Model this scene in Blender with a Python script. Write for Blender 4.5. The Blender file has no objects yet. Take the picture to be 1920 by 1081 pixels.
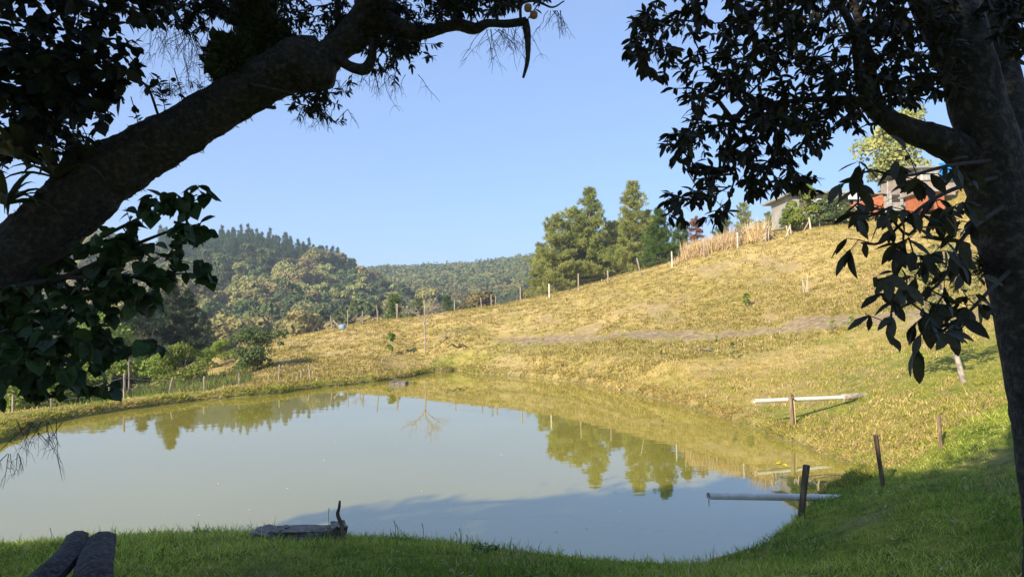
import bpy, math, random
import numpy as np
from mathutils import Vector, Matrix, noise as mnoise
random.seed(7); RNG = np.random.default_rng(11)
S = bpy.context.scene
COL = S.collection

# ------------------------------------------------------------------ camera, sky, sun, exposure
CAM_H = 2.3; FPX = 1297.0; PITCH = math.radians(2.55); ROLL = math.radians(0.8)
cd = bpy.data.cameras.new('camera'); cam = bpy.data.objects.new('camera', cd); COL.objects.link(cam)
cd.sensor_width = 36; cd.lens = 36*FPX/1920; cd.clip_start = 0.05; cd.clip_end = 6000
fw = Vector((0, math.cos(PITCH), math.sin(PITCH)))
r0 = Vector((1, 0, 0)); u0 = r0.cross(fw)
rt = (r0*math.cos(ROLL) - u0*math.sin(ROLL)); up = (u0*math.cos(ROLL) + r0*math.sin(ROLL))
cam.matrix_world = Matrix(((rt.x, up.x, -fw.x, 0), (rt.y, up.y, -fw.y, 0), (rt.z, up.z, -fw.z, CAM_H), (0, 0, 0, 1)))
S.camera = cam

SUN_EL = math.radians(28); SUN_D = Vector((0.62, 0.785, 0))    # light travels this way on the ground
ld = Vector((SUN_D.x*math.cos(SUN_EL), SUN_D.y*math.cos(SUN_EL), -math.sin(SUN_EL))).normalized()
W = bpy.data.worlds.new('World'); S.world = W; W.use_nodes = True
nt = W.node_tree; bg = nt.nodes['Background']
sk = nt.nodes.new('ShaderNodeTexSky'); sk.sky_type = 'NISHITA'; sk.sun_disc = False
sk.sun_elevation = SUN_EL; sk.sun_rotation = math.atan2(-ld.x, -ld.y)
sk.altitude = 900; sk.air_density = 1.0; sk.dust_density = 0.3; sk.ozone_density = 6.0
mxs = nt.nodes.new('ShaderNodeMix'); mxs.data_type = 'RGBA'; mxs.inputs[0].default_value = 0.5; mxs.inputs[7].default_value = (1.80, 2.50, 4.1, 1)
nt.links.new(sk.outputs[0], mxs.inputs[6]); nt.links.new(mxs.outputs[2], bg.inputs[0]); bg.inputs[1].default_value = 0.135
sl = bpy.data.lights.new('sun', 'SUN'); sl.energy = 5.0; sl.angle = math.radians(0.55); sl.color = (1, 0.90, 0.72)
so = bpy.data.objects.new('sun', sl); COL.objects.link(so); so.rotation_euler = ld.to_track_quat('-Z', 'Y').to_euler()
S.view_settings.view_transform = 'Standard'; S.view_settings.look = 'None'
S.view_settings.exposure = 0.85; S.view_settings.gamma = 1; S.view_settings.use_curve_mapping = False
HAZE = 0.0006
S.cycles.max_bounces = 6; S.cycles.transparent_max_bounces = 8

# ------------------------------------------------------------------ helpers
def ray(px, py):
    a = (px-960)/FPX; b = (540.5-py)/FPX
    return fw + rt*a + up*b
def P(px, py, y):
    d = ray(px, py); t = y/d.y
    return Vector((d.x*t, y, CAM_H + d.z*t))
def PZ(px, py, z=0.0):
    d = ray(px, py); t = (z-CAM_H)/d.z
    return Vector((d.x*t, d.y*t, z))
def px2m(p, y): return p*y/FPX
def RD(px, D):
    """true distance of a place on the slopes, from how posts and trees mirror in the pond"""
    if px < 860 and D < 37: return D
    return float(np.interp(D, [0, 12.5, 15, 18, 24, 30, 36, 42, 50, 58, 66, 74, 80, 90, 1e5], [0, 12.5, 14.6, 16.8, 21, 25, 29.5, 33, 36.5, 39.5, 42.5, 46, 60, 88, 1e5]))

def mesh(name, V, F, mats, parent=None, smooth=False, col=None, mi=None):
    """V (n,3); F list of (m,k) index arrays, or one such array -> one mesh object"""
    if isinstance(F, np.ndarray): F = [F]
    V = np.asarray(V, dtype=np.float32)
    me = bpy.data.meshes.new(name)
    nl = sum(f.size for f in F); nf = sum(len(f) for f in F)
    me.vertices.add(len(V)); me.vertices.foreach_set('co', V.ravel())
    me.loops.add(nl); me.polygons.add(nf)
    me.loops.foreach_set('vertex_index', np.concatenate([f.ravel() for f in F]).astype(np.int32))
    tot = np.concatenate([np.full(len(f), f.shape[1]) for f in F]).astype(np.int32)
    st = np.concatenate([[0], np.cumsum(tot)[:-1]]).astype(np.int32)
    me.polygons.foreach_set('loop_start', st)
    if mi is not None: me.polygons.foreach_set('material_index', np.asarray(mi, dtype=np.int32))
    me.update(calc_edges=True)
    me.polygons.foreach_set('use_smooth', np.full(nf, smooth))
    if col is not None:
        a = me.color_attributes.new('tint', 'FLOAT_COLOR', 'POINT')
        c = np.ones((len(V), 4), dtype=np.float32); c[:, :col.shape[1]] = col
        a.data.foreach_set('color', c.ravel())
    for m in (mats if isinstance(mats, (list, tuple)) else [mats]): me.materials.append(m)
    o = bpy.data.objects.new(name, me); COL.objects.link(o)
    if parent: o.parent = parent
    return o

class MB:
    def __init__(s): s.v = []; s.f = {}; s.n = 0; s.c = []
    def add(s, V, *Fs, col=None):
        V = np.asarray(V, dtype=float)
        for F in Fs:
            F = np.asarray(F); s.f.setdefault(F.shape[1], []).append(F + s.n)
        s.v.append(V); s.n += len(V)
        if col is not None: s.c.append(np.broadcast_to(np.asarray(col, dtype=float), (len(V), 3)))
    def box(s, a, b, rz=0, c=None):
        x0, y0, z0 = a; x1, y1, z1 = b
        V = np.array([[x0,y0,z0],[x1,y0,z0],[x1,y1,z0],[x0,y1,z0],[x0,y0,z1],[x1,y0,z1],[x1,y1,z1],[x0,y1,z1]], float)
        s.add(V, [[0,3,2,1],[4,5,6,7],[0,1,5,4],[1,2,6,5],[2,3,7,6],[3,0,4,7]])
    def tube(s, P_, R_, sides=6, rough=0.0, cap=True, flat=1.0):
        V, F, T = tube(P_, R_, sides, rough, cap, flat); s.add(V, F, *([T] if T is not None else []))
    def build(s, name, mat, parent=None, smooth=False):
        F = [np.concatenate(v) for v in s.f.values()]
        return mesh(name, np.concatenate(s.v), F, mat, parent, smooth, np.concatenate(s.c) if s.c else None)

def tube(Pp, R, sides=6, rough=0.0, cap=True, flat=1.0):
    Pp = np.array([tuple(p) for p in Pp], float); n = len(Pp)
    R = np.broadcast_to(np.asarray(R, float), (n,))
    T = np.gradient(Pp, axis=0); T /= (np.linalg.norm(T, axis=1, keepdims=True)+1e-9)
    ref = np.array([0, 0, 1.0]) if abs(T[0, 2]) < 0.9 else np.array([1.0, 0, 0])
    A = np.cross(T[0], ref); A /= np.linalg.norm(A)
    V = np.zeros((n, sides, 3)); ang = np.linspace(0, 2*np.pi, sides, endpoint=False)
    for i in range(n):
        A = A - T[i]*A.dot(T[i]); A /= (np.linalg.norm(A)+1e-9); B = np.cross(T[i], A)
        V[i] = Pp[i] + R[i]*(np.cos(ang)[:, None]*A + flat*np.sin(ang)[:, None]*B)
    if rough: 
        V += (RNG.random(V.shape)-0.5)*rough*R[:, None, None]
    V = V.reshape(-1, 3)
    i = np.arange(n-1)[:, None]*sides; j = np.arange(sides)[None]; k = (j+1) % sides
    F = np.stack([i+j, i+k, i+sides+k, i+sides+j], -1).reshape(-1, 4)
    Tc = None
    if cap:
        V = np.concatenate([V, Pp[:1], Pp[-1:]]); a = n*sides; b = a+1; jj = np.arange(sides); kk = (jj+1) % sides
        Tc = np.concatenate([np.stack([np.full(sides, a), kk, jj], -1), np.stack([np.full(sides, b), jj+(n-1)*sides, kk+(n-1)*sides], -1)])
    return V, F, Tc

def spline(pts, step=4):
    """Catmull-Rom through rows of any width"""
    p = np.array(pts, float); p = np.vstack([2*p[0]-p[1], p, 2*p[-1]-p[-2]]); out = []
    for i in range(1, len(p)-2):
        for t in np.linspace(0, 1, step, endpoint=False):
            a, b, c, d = p[i-1:i+3]
            out.append(0.5*((2*b)+(-a+c)*t+(2*a-5*b+4*c-d)*t*t+(-a+3*b-3*c+d)*t**3))
    out.append(p[-2]); return np.array(out)

def tag(o, label=None, cat=None, group=None, kind=None):
    if label: o['label'] = label
    if cat: o['category'] = cat
    if group: o['group'] = group
    if kind: o['kind'] = kind
    return o
def empty(name, loc, label, cat, group=None, rz=0):
    o = bpy.data.objects.new(name, None); COL.objects.link(o); o.location = loc; o.rotation_euler = (0, 0, rz)
    o.empty_display_size = 0.2
    return tag(o, label, cat, group)
def adopt(root, *obs):
    """parent objects that were built in world space"""
    M = root_matrix(root).inverted()
    for o in obs: o.parent = root; o.matrix_parent_inverse = M
def root_matrix(root):
    return Matrix.LocRotScale(root.location, root.rotation_euler, root.scale)
KS = [1.0]
def copy_tree(root, loc, rz=0, sc=1.0, label=None, group=None):
    k_ = KS[0]; KS[0] = 1.0; sc = tuple(v*k_ for v in sc) if hasattr(sc, '__len__') else sc*k_
    c = root.copy(); COL.objects.link(c); c.location = loc; c.rotation_euler = (0, 0, rz)
    c.scale = (sc, sc, sc) if not hasattr(sc, '__len__') else sc
    if label: c['label'] = label
    if group: c['group'] = group
    for ch in root.children:
        d = ch.copy(); COL.objects.link(d); d.parent = c
        for g in ch.children:
            e = g.copy(); COL.objects.link(e); e.parent = d
    return c

# ------------------------------------------------------------------ materials
def mat(name, base=(0.5, 0.5, 0.5), rough=0.9, var=None, scale=5, var2=None, scale2=30, bump=0, bscale=40, bdist=0.02, stretch=(1, 1, 1),
        rnd=0.0, transl=0.0, spec=0.3, attr=False, detail=5, world=False):
    m = bpy.data.materials.new(name); m.use_nodes = True; n = m.node_tree.nodes; l = m.node_tree.links
    b = n['Principled BSDF']; b.inputs['Roughness'].default_value = rough; b.inputs['Specular IOR Level'].default_value = spec
    if world: tc = n.new('ShaderNodeNewGeometry').outputs['Position']
    else: tc = n.new('ShaderNodeTexCoord').outputs['Object']
    mp = n.new('ShaderNodeMapping'); mp.inputs['Scale'].default_value = stretch; l.new(tc, mp.inputs[0])
    def rgb(c):
        x = n.new('ShaderNodeRGB'); x.outputs[0].default_value = (*c, 1); return x.outputs[0]
    if attr:
        at = n.new('ShaderNodeVertexColor'); at.layer_name = 'tint'; c = at.outputs[0]
    else: c = rgb(base)
    def mix(c, col, sc, lo, hi, mode='MIX'):
        t = n.new('ShaderNodeTexNoise'); t.inputs['Scale'].default_value = sc; t.inputs['Detail'].default_value = detail
        l.new(mp.outputs[0], t.inputs['Vector'])
        r = n.new('ShaderNodeMapRange'); r.inputs[1].default_value = lo; r.inputs[2].default_value = hi; l.new(t.outputs[0], r.inputs[0])
        x = n.new('ShaderNodeMix'); x.data_type = 'RGBA'; x.blend_type = mode; l.new(r.outputs[0], x.inputs[0]); l.new(c, x.inputs[6]); l.new(rgb(col), x.inputs[7])
        return x.outputs[2]
    if var is not None: c = mix(c, var, scale, 0.4, 0.62)
    if var2 is not None: c = mix(c, var2, scale2, 0.48, 0.68)
    if rnd:
        oi = n.new('ShaderNodeObjectInfo'); r = n.new('ShaderNodeMapRange'); r.inputs[3].default_value = 1-rnd; r.inputs[4].default_value = 1+rnd
        l.new(oi.outputs['Random'], r.inputs[0]); h = n.new('ShaderNodeHueSaturation'); l.new(c, h.inputs['Color']); l.new(r.outputs[0], h.inputs['Value'])
        r2 = n.new('ShaderNodeMapRange'); r2.inputs[3].default_value = 0.5-rnd*0.03; r2.inputs[4].default_value = 0.5+rnd*0.06
        ml = n.new('ShaderNodeMath'); ml.operation = 'FRACT'; m3 = n.new('ShaderNodeMath'); m3.operation = 'MULTIPLY'; m3.inputs[1].default_value = 7.13
        l.new(oi.outputs['Random'], m3.inputs[0]); l.new(m3.outputs[0], ml.inputs[0]); l.new(ml.outputs[0], r2.inputs[0]); l.new(r2.outputs[0], h.inputs['Hue'])
        c = h.outputs[0]
    l.new(c, b.inputs['Base Color'])
    if bump:
        t = n.new('ShaderNodeTexNoise'); t.inputs['Scale'].default_value = bscale; t.inputs['Detail'].default_value = 6
        l.new(mp.outputs[0], t.inputs['Vector']); bp = n.new('ShaderNodeBump'); bp.inputs['Strength'].default_value = bump
        bp.inputs['Distance'].default_value = bdist; l.new(t.outputs[0], bp.inputs['Height']); l.new(bp.outputs[0], b.inputs['Normal'])
    if transl:
        tr = n.new('ShaderNodeBsdfTranslucent'); l.new(c, tr.inputs[0]); ms = n.new('ShaderNodeMixShader'); ms.inputs[0].default_value = transl
        l.new(b.outputs[0], ms.inputs[1]); l.new(tr.outputs[0], ms.inputs[2]); l.new(ms.outputs[0], n['Material Output'].inputs[0])
    return m

# ------------------------------------------------------------------ the lie of the land
SHORE = [PZ(*p) for p in [(-160,1040,.12),(0,1026,.12),(120,1018,.12),(250,1008,.12),(380,1002,.12),(500,1000,.12),(650,1004,.12),(760,1010,.12),(850,1018,.12),(1000,1036,.12),
        (1150,1050,.12),(1240,1056,.12),(1330,1050,.12),(1400,1030,.12),(1450,1000,.1),(1490,965,.06),(1540,930,.03),(1580,900,.0)]]
SHORE += [PZ(*p) for p in [(1592,875),(1575,862),(1530,850),(1480,827),(1430,810),(1360,786),(1290,764),(1200,741),(1100,721),(1000,708),(930,702),(885,700),
        (860,694),(840,697),(800,700),(740,711),(680,718),(600,727),(500,740),(400,748),(300,760),(220,770),(150,782),(90,795),(70,800),(40,812),(10,826),(-60,842),(-160,860)]]
SHORE += [Vector((-14.5, 11.5, 0)), Vector((-14, 7.5, 0))]
SH = np.array([(p.x, p.y) for p in SHORE])
def _wob(poly, n=9):
    q = spline(np.vstack([poly, poly[:1]]), 5)[:-1]
    for i, (x, y) in enumerate(q):
        a = 0.006*(y+4)
        q[i, 0] += a*1.2*mnoise.noise((x*1.3, y*1.3, 3)); q[i, 1] += a*mnoise.noise((x*1.1, y*1.1, 9))
    return q
SHP = _wob(SH)
def pond_dist(x, y):
    """signed distance to the shoreline, negative over water"""
    x = np.asarray(x, float); y = np.asarray(y, float); sh = x.shape; x = x.ravel(); y = y.ravel()
    d = np.full(x.shape, 1e9); ins = np.zeros(x.shape, bool)
    near = (np.abs(x) < 40) & (y > -15) & (y < 60)
    xn = x[near]; yn = y[near]; dn = np.full(xn.shape, 1e9); ii = np.zeros(xn.shape, bool)
    A = SHP; B = np.roll(SHP, -1, axis=0)
    for (ax, ay), (bx, by) in zip(A, B):
        dx, dy = bx-ax, by-ay; L = dx*dx+dy*dy+1e-12
        t = np.clip(((xn-ax)*dx+(yn-ay)*dy)/L, 0, 1)
        dn = np.minimum(dn, (xn-ax-t*dx)**2+(yn-ay-t*dy)**2)
        c = ((ay > yn) != (by > yn))
        if ay != by: ii ^= c & (xn < (bx-ax)*(yn-ay)/(by-ay)+ax)
    dn = np.sqrt(dn); dn[ii] *= -1; d[near] = dn; d[~near] = 50
    return d.reshape(sh)

CT = []     # control points x, y, z
for x, y, z in [(-12,-8,.9),(0,-8,.9),(12,-8,1.8),(-9,0,.7),(-4,0,.7),(0,0,.7),(3,0,.85),(6,0,1.3),(10,2,2.0),(-6,4,.5),(-4,4.5,.5),(-2,4.5,.52),(0,4.5,.5),(2,4.3,.5),(3.3,4.5,.62),(4.4,5,.8),(-9,5,.5),
                (-16,7,.6),(-18,14,.3)]: CT.append((x, y, z))
def c(px, py, D): p = P(px, py, RD(px, D)); CT.append((p.x, p.y, p.z))
def cz(px, D, z): p = P(px, 500, D); CT.append((p.x, p.y, z))
for a in [(1700,900,6.8),(1655,912,8.2),(1765,860,9),(1900,900,6.5),(1900,800,8.8),(1800,718,12.5),(1800,800,9.5),(1600,820,11.5),(1600,745,14.5),(1400,745,17.5),(1400,700,21.5),
          (1700,700,15.5),(1700,640,21),(1880,660,15),(1900,600,20),(1700,606,25),(1700,584,26),(1500,660,23.5),(1500,622,29),(1500,602,29.8),(1300,655,28),(1300,645,32),(1300,627,33),
          (1100,650,35),(1100,641,38),(1100,630,39),(1000,640,42),(900,652,42),(880,682,34),(1700,500,42),(1700,420,58),(1700,397,66),(1850,420,50),(1850,345,62),(1500,520,46),(1520,428,65),
          (1300,540,50),(1300,488,63),(1400,458,64),(1200,515,64),(1100,580,53),(1100,542,66),(1030,558,68),(975,565,70),(905,577,72),(852,584,73),(800,592,74),(950,610,52),(850,630,48),
          (750,650,48),(700,602,74),(640,613,70),(560,630,66),(500,642,64),(430,658,60),(350,685,54),(600,665,46),(500,690,38),(420,702,33),(700,685,37),(600,706,27),(300,742,21.6),(0,777,17.2),
          (800,681,33),(450,724,24.5),(150,760,19.2)]: c(*a)
for a in [(975,55,3.0),(1100,55,4.4),(1300,55,6.2),(1500,55,8.5),(1700,58,10.4),(1900,58,13.5),(850,56,1.8),(700,58,.8),(500,55,-1.2),(350,52,-2.2),(100,24,-.8),(300,26,-.5),(0,30,-2),(200,42,-2.2),(0,60,-4),(250,60,-2.6),(450,27.5,-.1),(500,84,-3),(300,90,-5),(700,96,-1),(850,98,0),(975,92,3.4),(1100,92,5.2),(1300,88,7.6),(1500,88,10.6),(1700,88,14),(1900,88,19),
          (1100,120,0),(1300,120,2),(1500,120,9),(1700,125,16),(-100,130,-8),(200,130,-8),(500,130,-8),(800,140,-8),(1000,150,-7),(-100,200,6),(300,200,4),(500,200,3),(650,200,-1),(800,210,-3),(1000,220,-2),
          (-100,260,24),(200,260,22),(400,260,19),(550,260,15),(660,260,8),(800,270,2),(1000,280,4),(-200,310,50),(0,310,48),(200,310,43),(400,310,36),(470,310,35),(550,310,31),(610,310,26.5),(660,310,20),(720,310,11),(800,320,7),
          (1000,330,10),(1300,310,20),(1900,150,26),(1900,310,45),(1900,500,60),(1300,500,48),(1000,500,40),(950,500,37),(850,500,33),(700,500,32),(500,500,30),(0,500,45),(-200,900,30),(500,900,25),(1000,900,30),(1900,900,50),
          (0,380,45),(400,380,28),(650,380,18)]: cz(*a)
CT = np.array(CT)
KU = 3.0
def _uv(x, y):
    yy = np.maximum(y, -4.5)+6
    return np.stack([np.clip(x/(yy+2), -1.15, 1.15)*KU, np.log(yy)], -1)
def _k(r2): return 0.5*r2*np.log(r2+1e-9)
_U = _uv(CT[:, 0], CT[:, 1]); _n = len(_U)
_d2 = ((_U[:, None]-_U[None])**2).sum(-1); _A = np.zeros((_n+3, _n+3)); _A[:_n, :_n] = _k(_d2)+np.eye(_n)*1e-3
_A[:_n, _n] = 1; _A[:_n, _n+1:] = _U; _A[_n, :_n] = 1; _A[_n+1:, :_n] = _U.T
# heights are interpolated relative to distance so that near and far relief carry the same weight
_den = 1+CT[:, 1].clip(0)*0.05
_wt = np.linalg.solve(_A, np.concatenate([CT[:, 2]/_den, [0, 0, 0]]))
def _tps(x, y):
    uv = _uv(x, y); out = _wt[_n]+uv@_wt[_n+1:]
    for i in range(_n): out = out+_wt[i]*_k(((uv-_U[i])**2).sum(-1))
    return out*(1+np.clip(y, 0, None)*0.05)
# cheap vectorised value noise
_tab = np.random.default_rng(5).random((256, 256))
def vn(x, y):
    xi = np.floor(x).astype(int); yi = np.floor(y).astype(int); fx = x-xi; fy = y-yi
    fx = fx*fx*(3-2*fx); fy = fy*fy*(3-2*fy)
    g = lambda a, b: _tab[a & 255, b & 255]
    return (g(xi, yi)*(1-fx)+g(xi+1, yi)*fx)*(1-fy)+(g(xi, yi+1)*(1-fx)+g(xi+1, yi+1)*fx)*fy-0.5
def fbm(x, y, o=4):
    s = 0; a = 1
    for i in range(o): s = s+a*vn(x*2**i+17*i, y*2**i+5*i); a *= 0.5
    return s
def H(x, y, d=None):
    x = np.asarray(x, float); y = np.asarray(y, float)
    if d is None: d = pond_dist(x, y)
    z = _tps(x, y)
    amp = np.clip(0.02+0.0030*np.clip(y, 0, 60), 0, 0.14)+np.clip((y-100)*0.01, 0, 2)
    w = np.clip(y/20, 0.35, 1)
    z = z+amp*fbm(x*0.9/w, y*0.9/w)
    # bank profile near the shoreline
    bank = 0.02+0.13*np.clip(d/0.12, 0, 1)+0.10*np.clip(d, 0, 1.5)+0.03*fbm(x*3, y*3)
    t = np.clip(d/1.6, 0, 1); t = t*t*(3-2*t)
    z = np.where(d < 0, np.maximum(-0.9, d*0.8)-0.02, bank*(1-t)+np.maximum(z, 0.05 if False else z)*t)
    return z
def h1(x, y): return float(H(np.array([x]), np.array([y]))[0])
def at(px, D, dz=0.0):
    """ground point under picture column px at depth D"""
    D2_ = RD(px, D); KS[0] = D2_/D if D < 89 else 1.0; D = D2_; p = P(px, 560, D); return Vector((p.x, D, h1(p.x, D)+dz))
# ------------------------------------------------------------------ ground sheet
ys = np.concatenate([np.linspace(-30, -2, 16, endpoint=False), np.linspace(-2, 3.5, 24, endpoint=False), np.linspace(3.5, 12, 150, endpoint=False),
                     np.geomspace(12, 90, 300, endpoint=False), np.geomspace(90, 2500, 110)])
us = np.concatenate([np.linspace(-3.2, -0.95, 24, endpoint=False), np.linspace(-0.95, 0.95, 420, endpoint=False), np.linspace(0.95, 3.2, 25)])
GY, GU = np.meshgrid(ys, us, indexing='ij'); GX = GU*(np.maximum(GY, 0)+4.5)
gd = pond_dist(GX, GY); GZ = H(GX, GY, gd)
ny, nx = GX.shape; ii = np.arange(ny*nx).reshape(ny, nx)
F = np.stack([ii[:-1, :-1], ii[:-1, 1:], ii[1:, 1:], ii[1:, :-1]], -1).reshape(-1, 4)
# albedo zones: dry straw, green turf, bare soil
SCARP = np.array([(q.x, q.y) for q in [P(a, 500, RD(a, b)) for a, b in [(960,44),(1040,41),(1100,38.6),(1200,35.6),(1300,32.6),(1400,31),(1500,29.5),(1620,27.3),(1720,25.2),(1850,23)]]])
def poly_dist(x, y, pl):
    d = np.full(np.shape(x), 1e9)
    for (ax, ay), (bx, by) in zip(pl[:-1], pl[1:]):
        dx, dy = bx-ax, by-ay; t = np.clip(((x-ax)*dx+(y-ay)*dy)/(dx*dx+dy*dy), 0, 1)
        d = np.minimum(d, np.hypot(x-ax-t*dx, y-ay-t*dy))
    return d
def zones(x, y, d):
    sm = lambda a, lo, hi: np.clip((a-lo)/(hi-lo), 0, 1)
    n1 = fbm(x*0.35, y*0.35); n2 = fbm(x*1.7+9, y*1.7)
    green = 1-sm(y+n1*2.0-0.25*np.clip(x, 0, 9), 7.8, 10.2)                   # turf on the near bank
    green = np.maximum(green, 0.75*(1-sm(np.hypot(x-10.5, (y-12.5)*0.9)+n1*5+n2*3, 2.5, 7.5)))   # greener ground by the sapling
    dam = (1-sm(x+n1*4, -3, 3.0))*(y > 9)*(y < 40)
    green = np.maximum(green, dam*(0.62+n2*0.7)*(1-sm(d, 0.9, 1.7+n2)))
    terr = poly_dist(x, y, SCARP+np.array([0, -2.3]))
    green = np.maximum(green, (0.42+0.6*n2)*(1-sm(terr+n1*2, 1.2, 3.2)))
    green = np.maximum(green, sm(n1+0.4*n2, 0.28, 0.5)*0.35)
    soil = 0.9*(1-sm(poly_dist(x, y, SCARP)+n2*1.0+n1*.4, 0.3, 0.95))
    soil = np.maximum(soil, sm(fbm(x*1.1+7, y*1.1+2), .28, .6)*.4*(y < 9.5))
    soil = np.maximum(soil, sm(fbm(x*0.55+40, y*0.55+3)+n2*0.35, 0.12, 0.5)*0.55*(1-green)*(y < 40)*sm(y, 10, 14))
    soil = np.maximum(soil, (1-sm(d, 0.0, 0.07))*0.5)
    forest = sm(y+n1*6, 96, 120)
    vall = sm(-x/(np.maximum(y, 1))+n1*.12, .40, .50)
    forest = np.maximum(forest, vall*sm(y+n2*3, 23, 34)*.65)
    wet_undercut_shade = (1-sm(d, 0.0, 0.05))*(y > 9); forest = np.maximum(forest, wet_undercut_shade*.8)  # dark wet edge, with the shade under the cut bank painted into it
    return np.clip(green, 0, 1), np.clip(soil, 0, 1), np.clip(forest, 0, 1)
g_, s_, f_ = zones(GX.ravel(), GY.ravel(), gd.ravel())
def ground_mat():
    m = bpy.data.materials.new('ground_turf'); m.use_nodes = True; n = m.node_tree.nodes; l = m.node_tree.links
    b = n['Principled BSDF']; b.inputs['Roughness'].default_value = 1; b.inputs['Specular IOR Level'].default_value = 0.1
    at_ = n.new('ShaderNodeVertexColor'); at_.layer_name = 'tint'; sp = n.new('ShaderNodeSeparateColor'); l.new(at_.outputs[0], sp.inputs[0])
    pos = n.new('ShaderNodeNewGeometry').outputs['Position']
    def nz(sc, det=6, ro=0.6):
        t = n.new('ShaderNodeTexNoise'); t.inputs['Scale'].default_value = sc; t.inputs['Detail'].default_value = det; t.inputs['Roughness'].default_value = ro
        l.new(pos, t.inputs['Vector']); return t.outputs[0]
    def ramp(v, st):
        r = n.new('ShaderNodeValToRGB'); e = r.color_ramp.elements
        e[0].position, e[0].color = st[0][0], (*st[0][1], 1); e[1].position, e[1].color = st[-1][0], (*st[-1][1], 1)
        for p_, c_ in st[1:-1]:
            q = e.new(p_); q.color = (*c_, 1)
        l.new(v, r.inputs[0]); return r.outputs[0]
    def mx(f, a, b_):
        x = n.new('ShaderNodeMix'); x.data_type = 'RGBA'; l.new(f, x.inputs[0]); l.new(a, x.inputs[6]); l.new(b_, x.inputs[7]); return x.outputs[2]
    straw = ramp(nz(2.2, 8, 0.7), [(0.34, (0.22, 0.155, 0.05)), (0.46, (0.42, 0.30, 0.10)), (0.56, (0.56, 0.41, 0.15)), (0.68, (0.68, 0.50, 0.22))])
    patch = ramp(nz(0.16, 5, 0.6), [(0.40, (0.26, 0.22, 0.05)), (0.5, (0.40, 0.31, 0.10)), (0.62, (0.58, 0.42, 0.18))])
    x0 = n.new('ShaderNodeMix'); x0.data_type = 'RGBA'; x0.inputs[0].default_value = 0.45; l.new(straw, x0.inputs[6]); l.new(patch, x0.inputs[7]); straw = x0.outputs[2]
    turf = ramp(nz(3.5, 8, 0.7), [(0.36, (0.08, 0.12, 0.015)), (0.5, (0.20, 0.24, 0.03)), (0.64, (0.36, 0.34, 0.06))])
    soil = ramp(nz(5, 8, 0.7), [(0.36, (0.15, 0.11, 0.07)), (0.5, (0.30, 0.22, 0.14)), (0.66, (0.46, 0.35, 0.23))])
    wood = ramp(nz(0.3, 6, 0.7), [(0.4, (0.05, 0.065, 0.025)), (0.6, (0.13, 0.13, 0.05))])
    c_ = mx(sp.outputs[0], straw, turf); c_ = mx(sp.outputs[1], c_, soil); c_ = mx(sp.outputs[2], c_, wood)
    l.new(c_, b.inputs['Base Color'])
    bp = n.new('ShaderNodeBump'); bp.inputs['Strength'].default_value = 0.9; bp.inputs['Distance'].default_value = 0.12; l.new(nz(4.5, 9, 0.75), bp.inputs['Height']); l.new(bp.outputs[0], b.inputs['Normal'])
    return m
M_ground = ground_mat()
ground = mesh('ground', np.stack([GX, GY, GZ], -1).reshape(-1, 3), F, M_ground, smooth=True, col=np.stack([g_, s_, f_], -1))
tag(ground, 'grassy banks and straw coloured hillside round the pond', kind='structure')

# ------------------------------------------------------------------ pond water
def water_mat():
    m = bpy.data.materials.new('murky_water'); m.use_nodes = True; n = m.node_tree.nodes; l = m.node_tree.links; n.remove(n['Principled BSDF'])
    pos = n.new('ShaderNodeNewGeometry').outputs['Position']
    mp = n.new('ShaderNodeMapping'); mp.inputs['Scale'].default_value = (1, 2.2, 1); l.new(pos, mp.inputs[0])
    t = n.new('ShaderNodeTexNoise'); t.inputs['Scale'].default_value = 1.1; t.inputs['Detail'].default_value = 2; l.new(mp.outputs[0], t.inputs['Vector'])
    bp = n.new('ShaderNodeBump'); bp.inputs['Strength'].default_value = 0.10; bp.inputs['Distance'].default_value = 0.010; l.new(t.outputs[0], bp.inputs['Height'])
    d = n.new('ShaderNodeBsdfDiffuse'); t2 = n.new('ShaderNodeTexNoise'); t2.inputs['Scale'].default_value = 0.25; l.new(pos, t2.inputs['Vector'])
    r = n.new('ShaderNodeValToRGB'); r.color_ramp.elements[0].color = (0.235, 0.20, 0.032, 1); r.color_ramp.elements[1].color = (0.265, 0.225, 0.04, 1)
    r.color_ramp.elements[0].position = 0.35; r.color_ramp.elements[1].position = 0.65
    l.new(t2.outputs[0], r.inputs[0]); l.new(r.outputs[0], d.inputs[0])
    g = n.new('ShaderNodeBsdfGlossy'); g.inputs['Roughness'].default_value = 0.015; g.inputs['Color'].default_value = (1, 1, 1, 1); l.new(bp.outputs[0], g.inputs['Normal'])
    fr = n.new('ShaderNodeFresnel'); fr.inputs['IOR'].default_value = 2.7
    ms = n.new('ShaderNodeMixShader'); l.new(fr.outputs[0], ms.inputs[0]); l.new(d.outputs[0], ms.inputs[1]); l.new(g.outputs[0], ms.inputs[2])
    l.new(ms.outputs[0], n['Material Output'].inputs[0]); return m
wv = [(-16, 2, 0), (12, 2, 0), (12, 36, 0), (-16, 36, 0)]
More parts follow.
